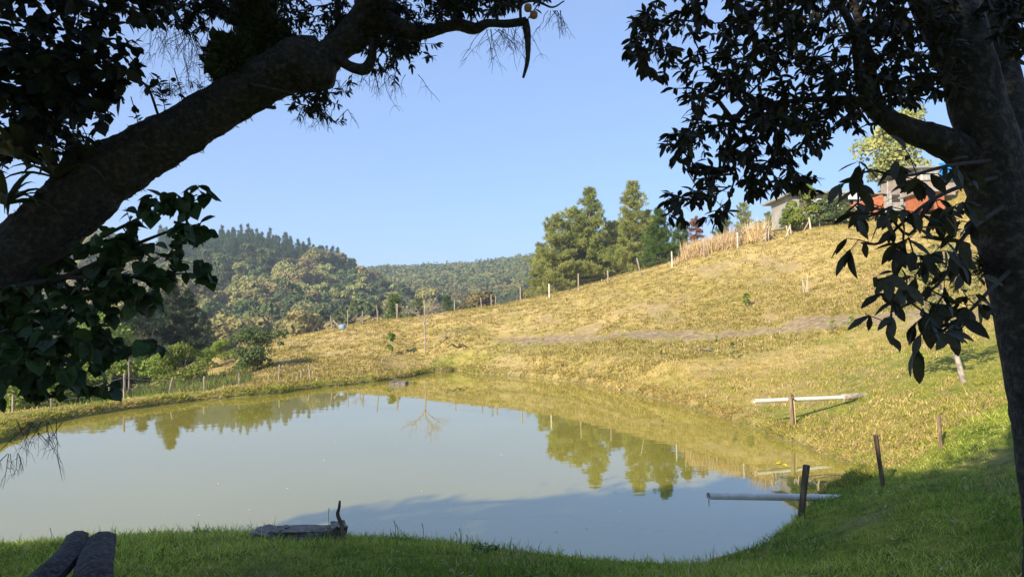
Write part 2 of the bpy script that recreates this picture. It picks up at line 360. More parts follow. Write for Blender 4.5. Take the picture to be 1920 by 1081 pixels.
# the sheet is the pond's outline pushed a little under the banks
cen = SHP.mean(0); nrm = []
A = np.roll(SHP, 1, 0); B = np.roll(SHP, -1, 0); tn = B-A; tn /= np.linalg.norm(tn, axis=1, keepdims=True)
area = 0.5*np.sum(SHP[:, 0]*np.roll(SHP[:, 1], -1)-np.roll(SHP[:, 0], -1)*SHP[:, 1])
out = np.stack([tn[:, 1], -tn[:, 0]], -1)*(1 if area > 0 else -1)
WP = SHP+out*0.05
import bmesh
bm = bmesh.new(); vs = [bm.verts.new((x, y, 0)) for x, y in WP]; fc = bm.faces.new(vs)
bmesh.ops.triangulate(bm, faces=[fc]); me = bpy.data.meshes.new('pond_water'); bm.normal_update()
for f in bm.faces:
    if f.normal.z < 0: f.normal_flip()
bm.to_mesh(me); bm.free(); me.materials.append(water_mat())
pw = bpy.data.objects.new('pond_water', me); COL.objects.link(pw); tag(pw, 'still murky green pond water', kind='structure')
# ------------------------------------------------------------------ foliage builders
def unit(a): return a/(np.linalg.norm(a, axis=-1, keepdims=True)+1e-9)
def leafbatch(Pt, D, N, L, Wd, shape='diamond'):
    """flat arrays of leaves: base points, directions, normals, lengths, widths -> V, F"""
    n = len(Pt); D = unit(D); Sd = unit(np.cross(D, N)); N = np.cross(Sd, D)
    T = {'diamond': ([(0,0,0),(.45,.5,.03),(1,0,-.05),(.45,-.5,.03)], [(0,1,2,3)]),
         'lance': ([(0,0,0),(.22,.36,.05),(.22,-.36,.05),(.55,.5,.05),(.55,-.5,.05),(1,0,-.16),(.22,0,0),(.55,0,-.02)],
                   [(0,6,1),(0,2,6),(1,6,7),(1,7,3),(2,7,6),(2,4,7),(3,7,5),(7,4,5)]),
         'blade': ([(0,.5,0),(0,-.5,0),(.55,-.3,.1),(.55,.3,.1),(1,0,-.05)], None)}[shape]
    tv = np.array(T[0]); V = Pt[:, None]+tv[None, :, 0:1]*(L[:, None, None]*D[:, None])+tv[None, :, 1:2]*(Wd[:, None, None]*Sd[:, None])+tv[None, :, 2:3]*(L[:, None, None]*N[:, None])
    k = len(tv); off = (np.arange(n)*k)[:, None, None]
    if shape == 'blade':
        return V.reshape(-1, 3), [(off+np.array([[0, 1, 2, 3]])[None]).reshape(-1, 4), (off+np.array([[3, 2, 4]])[None]).reshape(-1, 3)]
    f = np.array(T[1]); return V.reshape(-1, 3), [(off+f[None]).reshape(-1, f.shape[1])]
def rv(n): return unit(RNG.normal(size=(n, 3)))

def mesh_only(name, V, F, m, col=None, smooth=False):
    o = mesh(name, V, F, m, smooth=smooth, col=col); me = o.data; bpy.data.objects.remove(o); return me
def obj_from(me, name, parent=None, loc=None):
    o = bpy.data.objects.new(name, me); COL.objects.link(o)
    if parent: o.parent = parent
    if loc is not None: o.location = loc
    return o

M_bark_far = mat('grey_bark', (0.17, 0.13, 0.10), var=(0.28, 0.24, 0.19), scale=8, bump=0.4, bscale=30)
M_bark_pine = mat('pine_bark', (0.13, 0.08, 0.06), var=(0.26, 0.20, 0.16), scale=5, bump=0.4, bscale=20)
M_leaf_dry = mat('drying_leaves', (0.25, 0.215, 0.08), var=(0.31, 0.25, 0.10), scale=0.6, rnd=0.35, transl=0.25)
M_leaf_olive = mat('olive_leaves', (0.23, 0.24, 0.08), var=(0.32, 0.29, 0.10), scale=0.6, rnd=0.35, transl=0.25)
M_leaf_dark = mat('dark_leaves', (0.08, 0.12, 0.04), var=(0.13, 0.15, 0.05), scale=0.7, rnd=0.3, transl=0.2)
M_leaf_fresh = mat('fresh_leaves', (0.16, 0.22, 0.035), var=(0.25, 0.28, 0.05), scale=1.5, rnd=0.2, transl=0.3)
M_needle = mat('pine_needles', (0.33, 0.34, 0.08), var=(0.22, 0.25, 0.06), scale=0.9, rnd=0.15, transl=0.25)
M_needle_dark = mat('dark_needles', (0.06, 0.11, 0.045), var=(0.09, 0.14, 0.05), scale=0.9, rnd=0.25, transl=0.15)
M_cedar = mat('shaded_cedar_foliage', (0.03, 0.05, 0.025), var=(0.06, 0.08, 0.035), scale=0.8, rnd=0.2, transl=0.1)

def broad_crown(R, Hh, nl, per, ls, seed, low=.24):
    """lobed crown: leaf faces near the skin of many lobes"""
    rg = np.random.default_rng(seed); Vs = []; Fs = []; k = 0
    for i in range(nl):
        a = rg.random()*6.28; rr = R*0.72*math.sqrt(rg.random()); el = (rr/R)**2
        cx, cy = rr*math.cos(a), rr*math.sin(a); f_ = rg.random(); rr *= 1-.55*f_**2*.8; cx, cy = rr*math.cos(a), rr*math.sin(a); cz_ = Hh*(low+(.88-low)*f_); lr = R*(0.26+0.20*rg.random())
        d = unit(rg.normal(size=(per, 3))); d[:, 2] = np.where(d[:, 2] < -0.35, -d[:, 2], d[:, 2])
        pt = np.array([cx, cy, cz_])+d*lr*np.array([1, 1, 0.7])*(0.72+0.34*rg.random((per, 1)))
        nn = unit(d+(0.55 if ls > .6 else .7)*rg.normal(size=(per, 3))); dd = np.cross(nn, rg.normal(size=(per, 3)))
        L = ls*(0.6+0.8*rg.random(per)); V, F = leafbatch(pt-unit(dd)*L[:, None]*.5, dd, nn, L, L*0.75)
        Vs.append(V); Fs.append(F[0]+k); k += len(V)
    return np.concatenate(Vs), np.concatenate(Fs)
def broad_trunk(R, Hh, seed, r=0.2, nb=6):
    rg = random.Random(seed); m = MB(); fork = Hh*0.38
    m.tube(spline([(0, 0, -0.6, r*1.25), (0.05*R, 0, fork*.5, r), (0.02*R, 0.04*R, fork, r*.85)], 3)[:, :3], np.linspace(r*1.3, r*.8, 7), 6)
    for i in range(nb):
        a = i*6.28/nb+rg.random(); e = R*(0.35+0.35*rg.random()); hz = Hh*(0.62+0.22*rg.random())
        q = spline([(0.02*R, 0.04*R, fork*0.95), (e*.35*math.cos(a), e*.35*math.sin(a), fork+(hz-fork)*.45), (e*math.cos(a), e*math.sin(a), hz)], 3)
        m.tube(q, np.linspace(r*.5, r*.12, len(q)), 5)
    return m
def broad_proto(name, R, Hh, nl, per, ls, seed, leaf, label, cat='tree', group=None, r=0.2, bark=None, low=.24):
    t = empty(name, (0, 0, 0), label, cat, group)
    broad_trunk(R, Hh, seed, r).build('trunk', bark or M_bark_far, t, smooth=True)
    V, F = broad_crown(R, Hh, nl, per, ls, seed, low); mesh('crown', V, F, leaf, t)
    return t

def pine_tree(name, Hh, R, seed, label, group=None, bare=0.16, nneed=34, needle=None, tiers=15, cone=0.7, droop=0.0, nl=0.42, trunk_r=0.16, density=1.0):
    """whorled conifer: upswept boughs carrying sprays of needles"""
    rg = random.Random(seed); g2 = np.random.default_rng(seed); t = empty(name, (0, 0, 0), label, 'tree', group)
    m = MB(); lean = (rg.random()-.5)*0.5
    tp = spline([(0, 0, -0.5), (lean*.4, 0, Hh*.35), (lean, lean*.3, Hh*.7), (lean, lean*.3, Hh)], 5)
    m.tube(tp, np.linspace(trunk_r, 0.02, len(tp)), 7); C_ = []; Dd = []
    for k in range(tiers):
        f = bare+(1-bare)*(k+rg.random()*.5)/tiers; z = Hh*f
        prof = (1-f)**cone*min(1, (f-bare)*5+0.45); nb = rg.choice([3, 4, 4, 5])
        tx = lean*min(1, f*1.2)
        for j in range(nb):
            a = rg.random()*6.28; L = R*prof*(0.55+0.65*rg.random())+0.15
            up_ = (0.12+0.5*f)*L-droop*L
            e = (tx+L*math.cos(a), L*math.sin(a), z+up_); mid = (tx+L*.5*math.cos(a), L*.5*math.sin(a), z+up_*.25-droop*.1*L)
            q = spline([(tx, 0, z), mid, e], 4); m.tube(q, np.linspace(0.035*(1.2-f)+.012, 0.008, len(q)), 4, cap=False)
            n = max(3, int(L*6*density))
            for i in range(n):
                s = 0.25+0.75*(i+rg.random())/n; w_ = L*0.26*(1-s*.5)
                p = np.array(q[min(len(q)-1, int(s*(len(q)-1)+.5))])+np.array([rg.gauss(0, w_), rg.gauss(0, w_), abs(rg.gauss(0, .05*L))+.02])
                C_.append(p); Dd.append((math.cos(a)*.5+rg.gauss(0, .3), math.sin(a)*.5+rg.gauss(0, .3), 0.7-droop))
    for i in range(6): C_.append(np.array([lean, lean*.3, Hh-0.15*i])); Dd.append((0, 0, 1))
    C_ = np.array(C_); Dd = unit(np.array(Dd)); n = len(C_)
    Pt = np.repeat(C_, nneed, 0)+g2.normal(size=(n*nneed, 3))*0.07; d = unit(np.repeat(Dd, nneed, 0)*0.9+g2.normal(size=(n*nneed, 3))*0.75)
    L = nl*(0.6+0.6*g2.random(len(Pt))); V, F = leafbatch(Pt, d, g2.normal(size=d.shape), L, np.full(len(L), nl*0.17))
    m.build('trunk', M_bark_pine, t, smooth=True); mesh('crown', V, F[0], needle or M_needle, t)
    return t

# ------------------------------------------------------------------ forest on the hills
def project(x, y, z):
    v = Vector((x, y, z-CAM_H)); d = v.dot(fw); return 960+FPX*v.dot(rt)/d, 540.5-FPX*v.dot(up)/d
fproto = [broad_proto('forest_tree', 4.6, 8.5, 15, 150, 0.7, 1, M_leaf_dry, ''), broad_proto('forest_tree', 5.2, 9.0, 17, 150, .7, 2, M_leaf_dry, ''),
          broad_proto('forest_tree', 4.4, 9.5, 14, 150, .7, 3, M_leaf_olive, ''), broad_proto('forest_tree', 5.4, 8.5, 18, 150, .7, 4, M_leaf_olive, ''),
          broad_proto('forest_tree', 4.2, 10, 14, 150, .7, 5, M_leaf_dark, ''), broad_proto('forest_tree', 4.8, 8.2, 15, 150, .7, 6, M_leaf_dark, '')]
flabel = ['brown tinged round headed tree in the wooded hillside beyond the pond', 'olive green round headed tree in the wooded hillside beyond the pond', 'dark green round headed tree in the wooded hillside beyond the pond']
used = set(); rr_ = random.Random(3); placed = []
y = 112.0
cands = []
while y < 420:
    st = 9.0 if y < 300 else 10.5
    x0 = -0.86*y if y < 310 else -0.8*y; x1 = 0.16*y+6
    x = x0
    while x < x1:
        cands.append((x+rr_.uniform(-2.6, 2.6), y+rr_.uniform(-2.8, 2.8))); x += st
    y += 7.6 if y < 300 else 12
cx_ = np.array([a[0] for a in cands]); cy_ = np.array([a[1] for a in cands]); cz2 = H(cx_, cy_)
vis = []; rest = []
for (x, y_, z) in sorted(zip(cx_, cy_, cz2), key=lambda a: a[1]):
    px, py = project(x, y_, z+7)
    if px < -60 or px > 1060: continue
    if y_ < 205 and 395 < px < 1040 and len(vis) < 1: pass
    ridge = (y_ > 268 and px < 690 and z > 23)
    if ridge: continue
    vis.append((x, y_, z, px, py))
# those that show largest become individuals: nearest first, skipping those hidden behind the pond's own hillside crest
def crest(px): return np.interp(px, [0, 350, 500, 640, 800, 975, 1100], [740, 680, 642, 613, 592, 565, 542])
show = [v for v in vis if v[4] < crest(v[3])+4]
hid = 0
ind = [v for v in show if v[3] > 120][:292]; rest = [v for v in show if v not in ind]
for i, (x, y_, z, px, py) in enumerate(ind):
    patch = fbm(np.array([x*0.02+4]), np.array([y_*0.02]))[0]+rr_.uniform(-.35, .35)
    k = (0 if patch > 0.02 else 1 if patch > -0.22 else 2); j = k*2+rr_.randint(0, 1)
    s = rr_.choice([.85, .95, 1.05, 1.2, 1.4])*rr_.uniform(.92, 1.08)
    src = fproto[j]; rz = rr_.random()*6.28; sc_ = (s, s, s*rr_.uniform(0.8, 1.2))
    if j not in used:
        o = src; o.location = (x, y_, z); o.rotation_euler = (0, 0, rz); o.scale = sc_; used.add(j)
    else: o = copy_tree(src, (x, y_, z), rz, sc_)
    zz = 'high on' if z > 17 else 'halfway up' if z > 4 else 'at the foot of'; hx = 'left part' if px < 440 else 'middle' if px < 700 else 'right end'; cw = ['brown tinged', 'olive green', 'dark green'][k]; sz = 'large' if s > .97 else 'small'
    o['label'] = '%s %s round headed tree %s the wooded hill, %s' % (sz, cw, zz, hx); o['group'] = '%s %s trees %s the wooded hill, %s' % (sz, cw, zz, hx)
# the rest of the far wood as one mass
def mass(name, pts, R0, per, ls, m, label, seed):
    g = np.random.default_rng(seed); Vs = []; Fs = []; k = 0
    for (x, y_, z, s) in pts:
        n = per; d = unit(g.normal(size=(n, 3))); d[:, 2] = np.abs(d[:, 2])*1.0-0.15
        lob = g.integers(0, 5, n); lo = g.normal(size=(5, 3))*R0*s*0.42; lo[:, 2] = np.abs(lo[:, 2])*0.5
        pt = np.array([x, y_, z])+lo[lob]+d*R0*s*0.55; nn = unit(d+.4*g.normal(size=(n, 3))); dd = np.cross(nn, g.normal(size=(n, 3)))
        L = ls*(0.6+.8*g.random(n)); V, F = leafbatch(pt, dd, nn, L, L*.8); Vs.append(V); Fs.append(F[0]+k); k += len(V)
    o = mesh(name, np.concatenate(Vs), np.concatenate(Fs), m); tag(o, label, kind='stuff'); return o
gm = random.Random(8)
mass('far_wood', [(x, y_, z+4.5, gm.uniform(.8, 1.2)) for x, y_, z, a, b in rest], 5.0, 90, 1.5, M_leaf_olive, 'olive woodland covering the far end of the valley', 3)
pts = []
for i in range(1500):
    y_ = gm.uniform(370, 640); x = gm.uniform(-0.32*y_, 0.13*y_); pts.append((x, y_))
xa = np.array(pts); za = H(xa[:, 0], xa[:, 1])
order = [(x, y_, z+4, gm.uniform(.8, 1.3)) for (x, y_), z in zip(pts, za)]
mass('distant_forest', order[::2], 5.4, 80, 1.9, M_leaf_dark, 'dark forest on the low hills at the horizon', 4)
mass('distant_forest', order[1::2], 5.4, 80, 1.9, M_leaf_olive, 'mixed olive forest on the low hills at the horizon', 5)
# pines along the ridge
pp = pine_tree('ridge_pine', 13, 2.6, 21, 'dark pine in the plantation along the hill ridge', 'pines of the plantation along the ridge', bare=.1, nneed=7, needle=M_needle_dark, tiers=12, cone=.8, nl=1.1, trunk_r=.2, density=.6)
pp2 = pine_tree('ridge_pine', 11, 2.8, 22, 'dark pine in the plantation along the hill ridge', 'pines of the plantation along the ridge', bare=.1, nneed=7, needle=M_needle_dark, tiers=11, cone=.8, nl=1.1, trunk_r=.2, density=.6)
rp = []
for y_ in np.arange(279, 322, 5.5):
    for x in np.arange(-0.52*y_, -0.16*y_, 2.9):
        rp.append((x+gm.uniform(-1.6, 1.6), y_+gm.uniform(-2, 2)))
rp = np.array(rp); rz_ = H(rp[:, 0], rp[:, 1]); q = [(x, y_, z) for (x, y_), z in zip(rp, rz_) if z > 12]
q = [a for a in q if 300 < project(*a)[0] < 690 and a[2] > np.interp(project(*a)[0], [300, 600, 690], [27, 20, 12])]
gm.shuffle(q); q = sorted(q[:280], key=lambda a: a[1])
for i, (x, y_, z) in enumerate(q):
    s = gm.uniform(.55, .85); px_ = project(x, y_, z)[0]; zz = 'falling right end' if px_ > 590 else 'middle' if px_ > 480 else 'summit'; rw = 'front rows' if y_ < 295 else 'back rows'
    if i < 2:
        o = (pp, pp2)[i]; o.location = (x, y_, z); o.scale = (s, s, s)
    else: o = copy_tree((pp, pp2)[i % 2], (x, y_, z), gm.random()*6.28, (s, s, s*gm.uniform(.85, 1.1)))
    o['label'] = 'dark plantation pine in the %s along the %s of the hill ridge' % (rw, zz); o['group'] = 'plantation pines in the %s along the %s of the ridge' % (rw, zz)

# ------------------------------------------------------------------ trees in the little valley behind the dam
def put(o, px, D, s=1.0, rz=0.0, dz=0.0):
    o.location = at(px, D, dz); k_ = KS[0]; KS[0] = 1.0; o.scale = (s*k_,)*3 if not hasattr(s, '__len__') else tuple(v*k_ for v in s); o.rotation_euler = (0, 0, rz); return o
GV = 'tall dark conifers in the shaded valley behind the dam'
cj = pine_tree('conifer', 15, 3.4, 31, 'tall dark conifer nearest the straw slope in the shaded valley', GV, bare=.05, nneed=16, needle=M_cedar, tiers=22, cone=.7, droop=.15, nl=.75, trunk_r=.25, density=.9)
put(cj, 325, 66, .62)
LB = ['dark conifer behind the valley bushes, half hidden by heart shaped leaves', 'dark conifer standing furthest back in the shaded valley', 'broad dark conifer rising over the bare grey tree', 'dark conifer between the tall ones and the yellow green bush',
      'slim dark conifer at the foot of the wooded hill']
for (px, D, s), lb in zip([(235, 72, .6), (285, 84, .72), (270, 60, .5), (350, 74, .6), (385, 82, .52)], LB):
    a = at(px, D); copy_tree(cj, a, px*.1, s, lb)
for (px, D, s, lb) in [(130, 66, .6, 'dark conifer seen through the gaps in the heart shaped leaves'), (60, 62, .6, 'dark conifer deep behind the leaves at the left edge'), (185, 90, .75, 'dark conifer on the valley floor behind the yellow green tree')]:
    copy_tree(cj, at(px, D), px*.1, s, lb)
t = broad_proto('broadleaf_tree', 3.0, 6.5, 26, 220, .22, 41, M_leaf_fresh, 'yellow green leafy tree catching sun in the valley behind the dam', r=.12); put(t, 205, 48, 1.0)
t = broad_proto('broadleaf_tree', 2.6, 5.0, 22, 220, .2, 42, M_leaf_fresh, 'light green leafy tree at the left edge of the valley'); put(t, 120, 38, .8)
t = broad_proto('broadleaf_tree', 2.4, 4.6, 30, 200, .19, 43, M_leaf_dark, 'round bushy dark green tree on the straw slope behind the dam', r=.1, low=.1); put(t, 474, 38, (.56, .56, .56))
t = broad_proto('young_tree', 1.1, 2.3, 5, 90, .2, 44, M_leaf_dark, 'small lollipop tree beside the round bushy tree', r=.05); put(t, 523, 36, (.5, .5, .62))
t = broad_proto('shrub', 2.0, 3.0, 22, 190, .16, 45, M_leaf_fresh, 'light green shrub behind the dam left of the straw slope', 'shrub', r=.06, low=.08); put(t, 345, 31, .62)
for px, D, s, lb in [(300, 34, .5, 'low green shrub at the foot of the dark conifers'), (95, 27, .6, 'bright shrub just behind the leftmost stretch of the dam'), (160, 28, .55, 'bright shrub behind the dam beside the bare grey tree'), (30, 25, .6, 'bright shrub behind the dam at the left edge'),
                     (420, 50, .5, 'green shrub where the dark valley meets the straw slope'), (385, 46, .45, 'small green shrub under the dark conifers')]:
    copy_tree(t, at(px, D), px*.3, s, lb)
# weeds along the back of the dam
def clump_stuff(name, pts, per, hmin, hmax, wd, cols, label, m, lean=.35, seed=1, kind='stuff'):
    g = np.random.default_rng(seed); pts = np.asarray(pts, float); n = len(pts)*per
    B_ = np.repeat(pts[:, :3], per, 0); sc_ = np.repeat(pts[:, 3], per) if pts.shape[1] > 3 else np.ones(n)
    B_ = B_+np.stack([g.normal(size=n)*.5*hmax*.35*sc_, g.normal(size=n)*.5*hmax*.35*sc_, np.zeros(n)], -1)
    d = unit(np.stack([g.normal(size=n)*lean, g.normal(size=n)*lean, np.ones(n)], -1)); L = (hmin+(hmax-hmin)*g.random(n))*sc_
    V, F = leafbatch(B_-d*.03, d, g.normal(size=(n, 3)), L, np.full(n, wd)*np.sqrt(sc_), 'blade')
    cc = np.array(cols)[g.integers(0, len(cols), n)]*(0.75+.5*g.random((n, 1))); col = np.repeat(cc, 5, 0)
    o = mesh(name, V, F, m, col=col); tag(o, label, kind=kind); return o
M_blade = mat('grass_blades', attr=True, rough=.7, transl=.35, spec=.15)
M_dry = mat('dry_stalks', attr=True, rough=.9, transl=.25, spec=.05)
pw_ = []
for i in range(420):
    px = gm.uniform(0, 470); D = gm.uniform(24.5, 33); p = P(px, 560, D)
    if pond_dist(np.array([p.x]), np.array([D]))[0] > 2: pw_.append((p.x, D, h1(p.x, D), gm.uniform(.5, 1.3)))
clump_stuff('undergrowth', pw_, 14, .15, .6, .035, [(.09, .16, .03), (.13, .19, .04), (.2, .19, .06)], 'weedy undergrowth behind the dam', M_blade, seed=2)

# bare trees
def bare_tree(name, Hh, R, seed, label, bark, r=.09, fork=.45, levels=3):
    rg = random.Random(seed); t = empty(name, (0, 0, 0), label, 'tree'); m = MB(); b = MB()
    q = spline([(0, 0, -.3), (.02, 0, Hh*fork*.5), (-.03, .02, Hh*fork)], 4); m.tube(q, np.linspace(r, r*.7, len(q)), 7)
    def grow(p, d, L, rr, lv):
        d = d.normalized(); e = p+d*L; mid = p+d*L*.5+Vector((rg.gauss(0, .06), rg.gauss(0, .06), .04))*L
        q = spline([p, mid, e], 3); b.tube(q, np.linspace(rr, rr*.55, len(q)), 4, cap=False)
        if lv > 0:
            for i in range(rg.choice([3, 4])):
                nd = d+Vector((rg.gauss(0, .6), rg.gauss(0, .6), rg.gauss(.05, .35))); s = rg.uniform(.5, 1); pt = p.lerp(e, s)
                grow(pt, nd, L*rg.uniform(.5, .72), rr*.5, lv-1)
    top = Vector((-.03, .02, Hh*fork))
    for i in range(6):
        a = i*1.05+rg.random(); grow(top-Vector((0, 0, rg.random()*Hh*.1)), Vector((math.cos(a)*.8, math.sin(a)*.8, .75)), R*.62, r*.45, levels)
    m.build('trunk', bark, t, smooth=True); b.build('branches', bark, t); return t
M_bark_pale = mat('pale_bark', (.36, .29, .22), var=(.24, .19, .14), scale=12, bump=.3)
put(bare_tree('bare_tree', 3.5, 1.5, 5, 'leafless pale tree with spreading crown on the far bank of the pond', M_bark_pale, r=.05, fork=.5), 796, 34.5, .98)
put(bare_tree('bare_tree', 4.6, 1.6, 6, 'bare grey tree standing behind the dam in front of the dark conifers', M_bark_far, r=.045, fork=.4), 243, 30)
put(bare_tree('bare_tree', 2.6, 1.2, 9, 'low leafless bush tree where the woods meet the straw slope', M_bark_pale, r=.05, fork=.25), 462, 62)
put(bare_tree('bare_tree', 2.0, .9, 10, 'twiggy leafless shrub beside the blue barrel', M_bark_pale, r=.04, fork=.2), 675, 66)
# young pines near the crest
M_needle_mid = mat('mid_needles', (.07, .12, .03), var=(.11, .16, .04), scale=1.2, rnd=.15, transl=.25)
yp = pine_tree('young_pine', 5.2, 1.5, 51, 'young dark green pine just behind the straw crest left of the leafless tree', 'young pines behind the straw crest', bare=.08, nneed=14, needle=M_needle_mid, tiers=14, cone=.7, nl=.36, trunk_r=.09, density=1.3); put(yp, 741, 80, 1.0, 0, -.4)
for px, D, s, lb in [(785, 92, .95, 'young pine behind the branches of the leafless tree'), (838, 98, 1.05, 'yellow green young pine right of the leafless tree'), (872, 104, .9, 'small young pine behind the crest near the paired fence posts'),
                     (905, 108, .8, 'small young pine lowest on the crest near the paired posts'), (800, 118, 1.0, 'young pine further back in the row behind the crest'), (935, 116, .9, 'young pine half sunk behind the crest right of the paired posts')]:
    copy_tree(yp, at(px, D), px*.2, s, lb)
# the pine grove on the hillside
GP = 'tall pines of the grove behind the hillside fence'
P_ = [pine_tree('pine_tree', 11.5, 3.5, 61, '', GP, bare=.12, nneed=20, tiers=15, cone=.5, nl=.42, density=1.5), pine_tree('pine_tree', 12.5, 3.2, 62, '', GP, bare=.14, nneed=28, tiers=20, cone=.6, nl=.40, density=1.55),
      pine_tree('pine_tree', 11, 3.8, 63, '', GP, bare=.2, nneed=20, tiers=13, cone=.45, nl=.42, density=1.5)]
grove = [(1040, 92, 0, 1.0, 'leftmost pine of the grove with low spreading boughs'), (1072, 95, 2, 1.14, 'second pine from the left edge of the grove'), (1112, 94, 1, 1.16, 'tall narrow topped pine in the middle of the grove, left of the gap'),
         (1092, 103, 0, 1.1, 'pine filling the middle of the grove at the back'), (1145, 99, 2, 1.02, 'pine below the gap between the two tall tops'), (1188, 91, 1, 1.13, 'tallest topped pine right of the gap, with a bare reddish trunk'),
         (1165, 105, 0, 1.12, 'pine at the back of the grove behind the tallest trunk'), (1222, 98, 2, 1.0, 'pine on the right shoulder of the grove'), (1018, 98, 0, .82, 'low pine at the downhill end of the grove')]
seen_ = set()
for px, D, k, s, lb in grove:
    a = at(px, D, -.3); KS[0] = 1.0
    if k in seen_: copy_tree(P_[k], a, px*.37, s, lb)
    else: seen_.add(k); o = P_[k]; o.location = a; o.scale = (s,)*3; o.rotation_euler = (0, 0, px*.37); o['label'] = lb
dc = pine_tree('conifer', 6.0, 1.8, 71, 'dark green conifer right of the pine grove by the white post', bare=.04, nneed=22, needle=M_needle_mid, tiers=16, cone=.6, nl=.34, trunk_r=.1, density=1.5); put(dc, 1240, 74, 1.0)
copy_tree(dc, at(1278, 76), 2, .82, 'shorter dark conifer beside the dry cane'); copy_tree(dc, at(1225, 79), 3, .9, 'dark conifer tucked behind the right side of the pine grove')
M_red = mat('rusty_dead_fronds', (.26, .10, .045), var=(.16, .07, .035), scale=3, rnd=.1)
t = pine_tree('dying_conifer', 6.6, 1.0, 72, 'conifer with drooping rusty dead fronds above the dry cane', bare=.5, nneed=20, needle=M_red, tiers=8, cone=.3, droop=.7, nl=.4, trunk_r=.09); put(t, 1312, 78, (.9, .9, .82))
t = pine_tree('pine_tree', 9, 2.2, 73, 'lone pine on the skyline behind the dry cane', bare=.25, nneed=20, tiers=14, cone=.5, nl=.34, density=1.2); put(t, 1400, 84, .72)
copy_tree(t, at(1445, 86), 2, .55, 'smaller blue green pine left of the farm buildings')
copy_tree(dc, at(1360, 84), 1, .9, 'bushy conifer behind the dry cane and board shelter')
put(bare_tree('bare_tree', 5.0, 1.5, 14, 'thin leafless tree among the cane and conifers', M_bark_pale, r=.05, fork=.5), 1375, 79)
put(bare_tree('bare_tree', 4.2, 1.3, 15, 'thin leafless tree left of the round green farm trees', M_bark_pale, r=.05, fork=.4), 1340, 81)
t = broad_proto('broadleaf_tree', 1.7, 4.0, 26, 190, .2, 81, M_leaf_fresh, 'round bright green tree in front of the pale farmhouse wall', r=.07, low=.12); put(t, 1511, 66, (.95, .95, 1.25))
t2 = broad_proto('broadleaf_tree', 1.7, 4.0, 22, 170, .2, 82, M_leaf_dark, 'ragged olive green tree beside the orange wall', r=.07, low=.1); put(t2, 1567, 67, (.82, .82, .92))
copy_tree(t2, at(1541, 66), 5, .72, 'olive tree directly in front of the farmhouse door'); copy_tree(t2, at(1592, 66.5), 6, .6, 'bushy olive tree hiding the left end of the orange wall'); copy_tree(t, at(1486, 69), 4, .6, 'smaller bright green tree at the left corner of the farmhouse')
copy_tree(t2, at(1480, 72), 1, .62, 'olive bush left of the round bright green tree'); copy_tree(t2, at(1462, 76), 2, .7, 'dull olive tree on the skyline left of the farm trees')
copy_tree(t2, at(1425, 80), 4, .85, 'dull yellowish tree behind the braced fence corner')
t = broad_proto('broadleaf_tree', 3.0, 7.5, 26, 220, .24, 83, M_leaf_olive, 'large leafy tree behind the blue sheeted hut', r=.16); put(t, 1690, 75, 1.55)
copy_tree(t2, at(1668, 73), 7, .95, 'olive tree rising behind the grey slab fence'); copy_tree(t2, at(1622, 76), 3, .9, 'olive tree showing over the roof of the open shed')
t = broad_proto('shrub', 1.0, 1.5, 10, 130, .12, 84, M_leaf_olive, 'leafy shrub behind the orange wall near the railing', 'shrub', r=.03); put(t, 1650, 72, 1.1)

# ------------------------------------------------------------------ fences
M_post = mat('weathered_post_wood', (.34, .27, .20), var=(.22, .17, .13), scale=10, var2=(.45, .38, .30), bump=.4, bscale=60, stretch=(1, 1, .15), rnd=.15)
M_postw = mat('pale_concrete_post', (.62, .58, .50), var=(.48, .44, .37), scale=8, bump=.2, rnd=.08)
M_wire = mat('rusty_wire', (.22, .19, .16), rough=.6)
def post(name, p, h, r, m, parent, lean=(0, 0), sides=7):
    b = MB(); x, y_, z = p; q = [(x-lean[0]*.15, y_-lean[1]*.15, z-.25), (x+lean[0]*h*.5, y_+lean[1]*h*.5, z+h*.5), (x+lean[0]*h, y_+lean[1]*h, z+h)]
    b.tube(q, [r, r*.97, r*.9], sides, rough=.12); o = b.build(name, m, parent); return Vector(q[2])
def fence(label, spec, r0_, wires, group=None, name='wire_fence'):
    """spec rows: px, D, height px in the photograph, lean, pale?"""
    first = at(spec[0][0], spec[0][1]); root = empty(name, (0, 0, 0), label, 'fence', group); tops = []
    for px, D, hp, ln, pale in spec:
        p = at(px, D); h = px2m(hp, p.y); r = r0_*p.y/D; post('post', p, h, r if not pale else r*1.1, M_postw if pale else M_post, root, (ln, 0)); tops.append((p, h, ln))
    for f in wires:
        b = MB()
        for (a, ha, la), (c_, hc, lc) in zip(tops[:-1], tops[1:]):
            A_ = a+Vector((la*ha*f, -r, ha*f)); C_ = c_+Vector((lc*hc*f, -r, hc*f)); md = (A_+C_)/2-Vector((0, 0, .05))
            b.tube([A_, md, C_], .012 if A_.y > 50 else .006, 3, cap=False)
        b.build('wire', M_wire, root)
    return root
fence('wire fence of mixed wooden and white posts climbing along the hillside crest', [(745,74,28,0,0),(796,74,22,0,0),(852,73,22,.02,0),(903,72,20,-.08,0),(921,72,24,0,0),(929,72.5,22,.03,0),(976,70,27,0,0),(1030,68,28,0,1),(1085,67,34,0,0),(1141,65.5,26,-.03,0),
      (1203,64,34,-.22,0),(1262,63.5,30,-.02,1),(1322,63.4,32,.03,0),(1386,64,27,0,1),(1440,64,30,.02,0)], .07, [.35, .6, .88])
fence('crooked wire fence crossing the straw slope left of the leafless tree', [(623,66,26,-.12,0),(652,67,32,0,0),(680,67,26,0,0),(709,68,32,-.1,0),(744,69,30,-.04,0)], .06, [.4, .8])
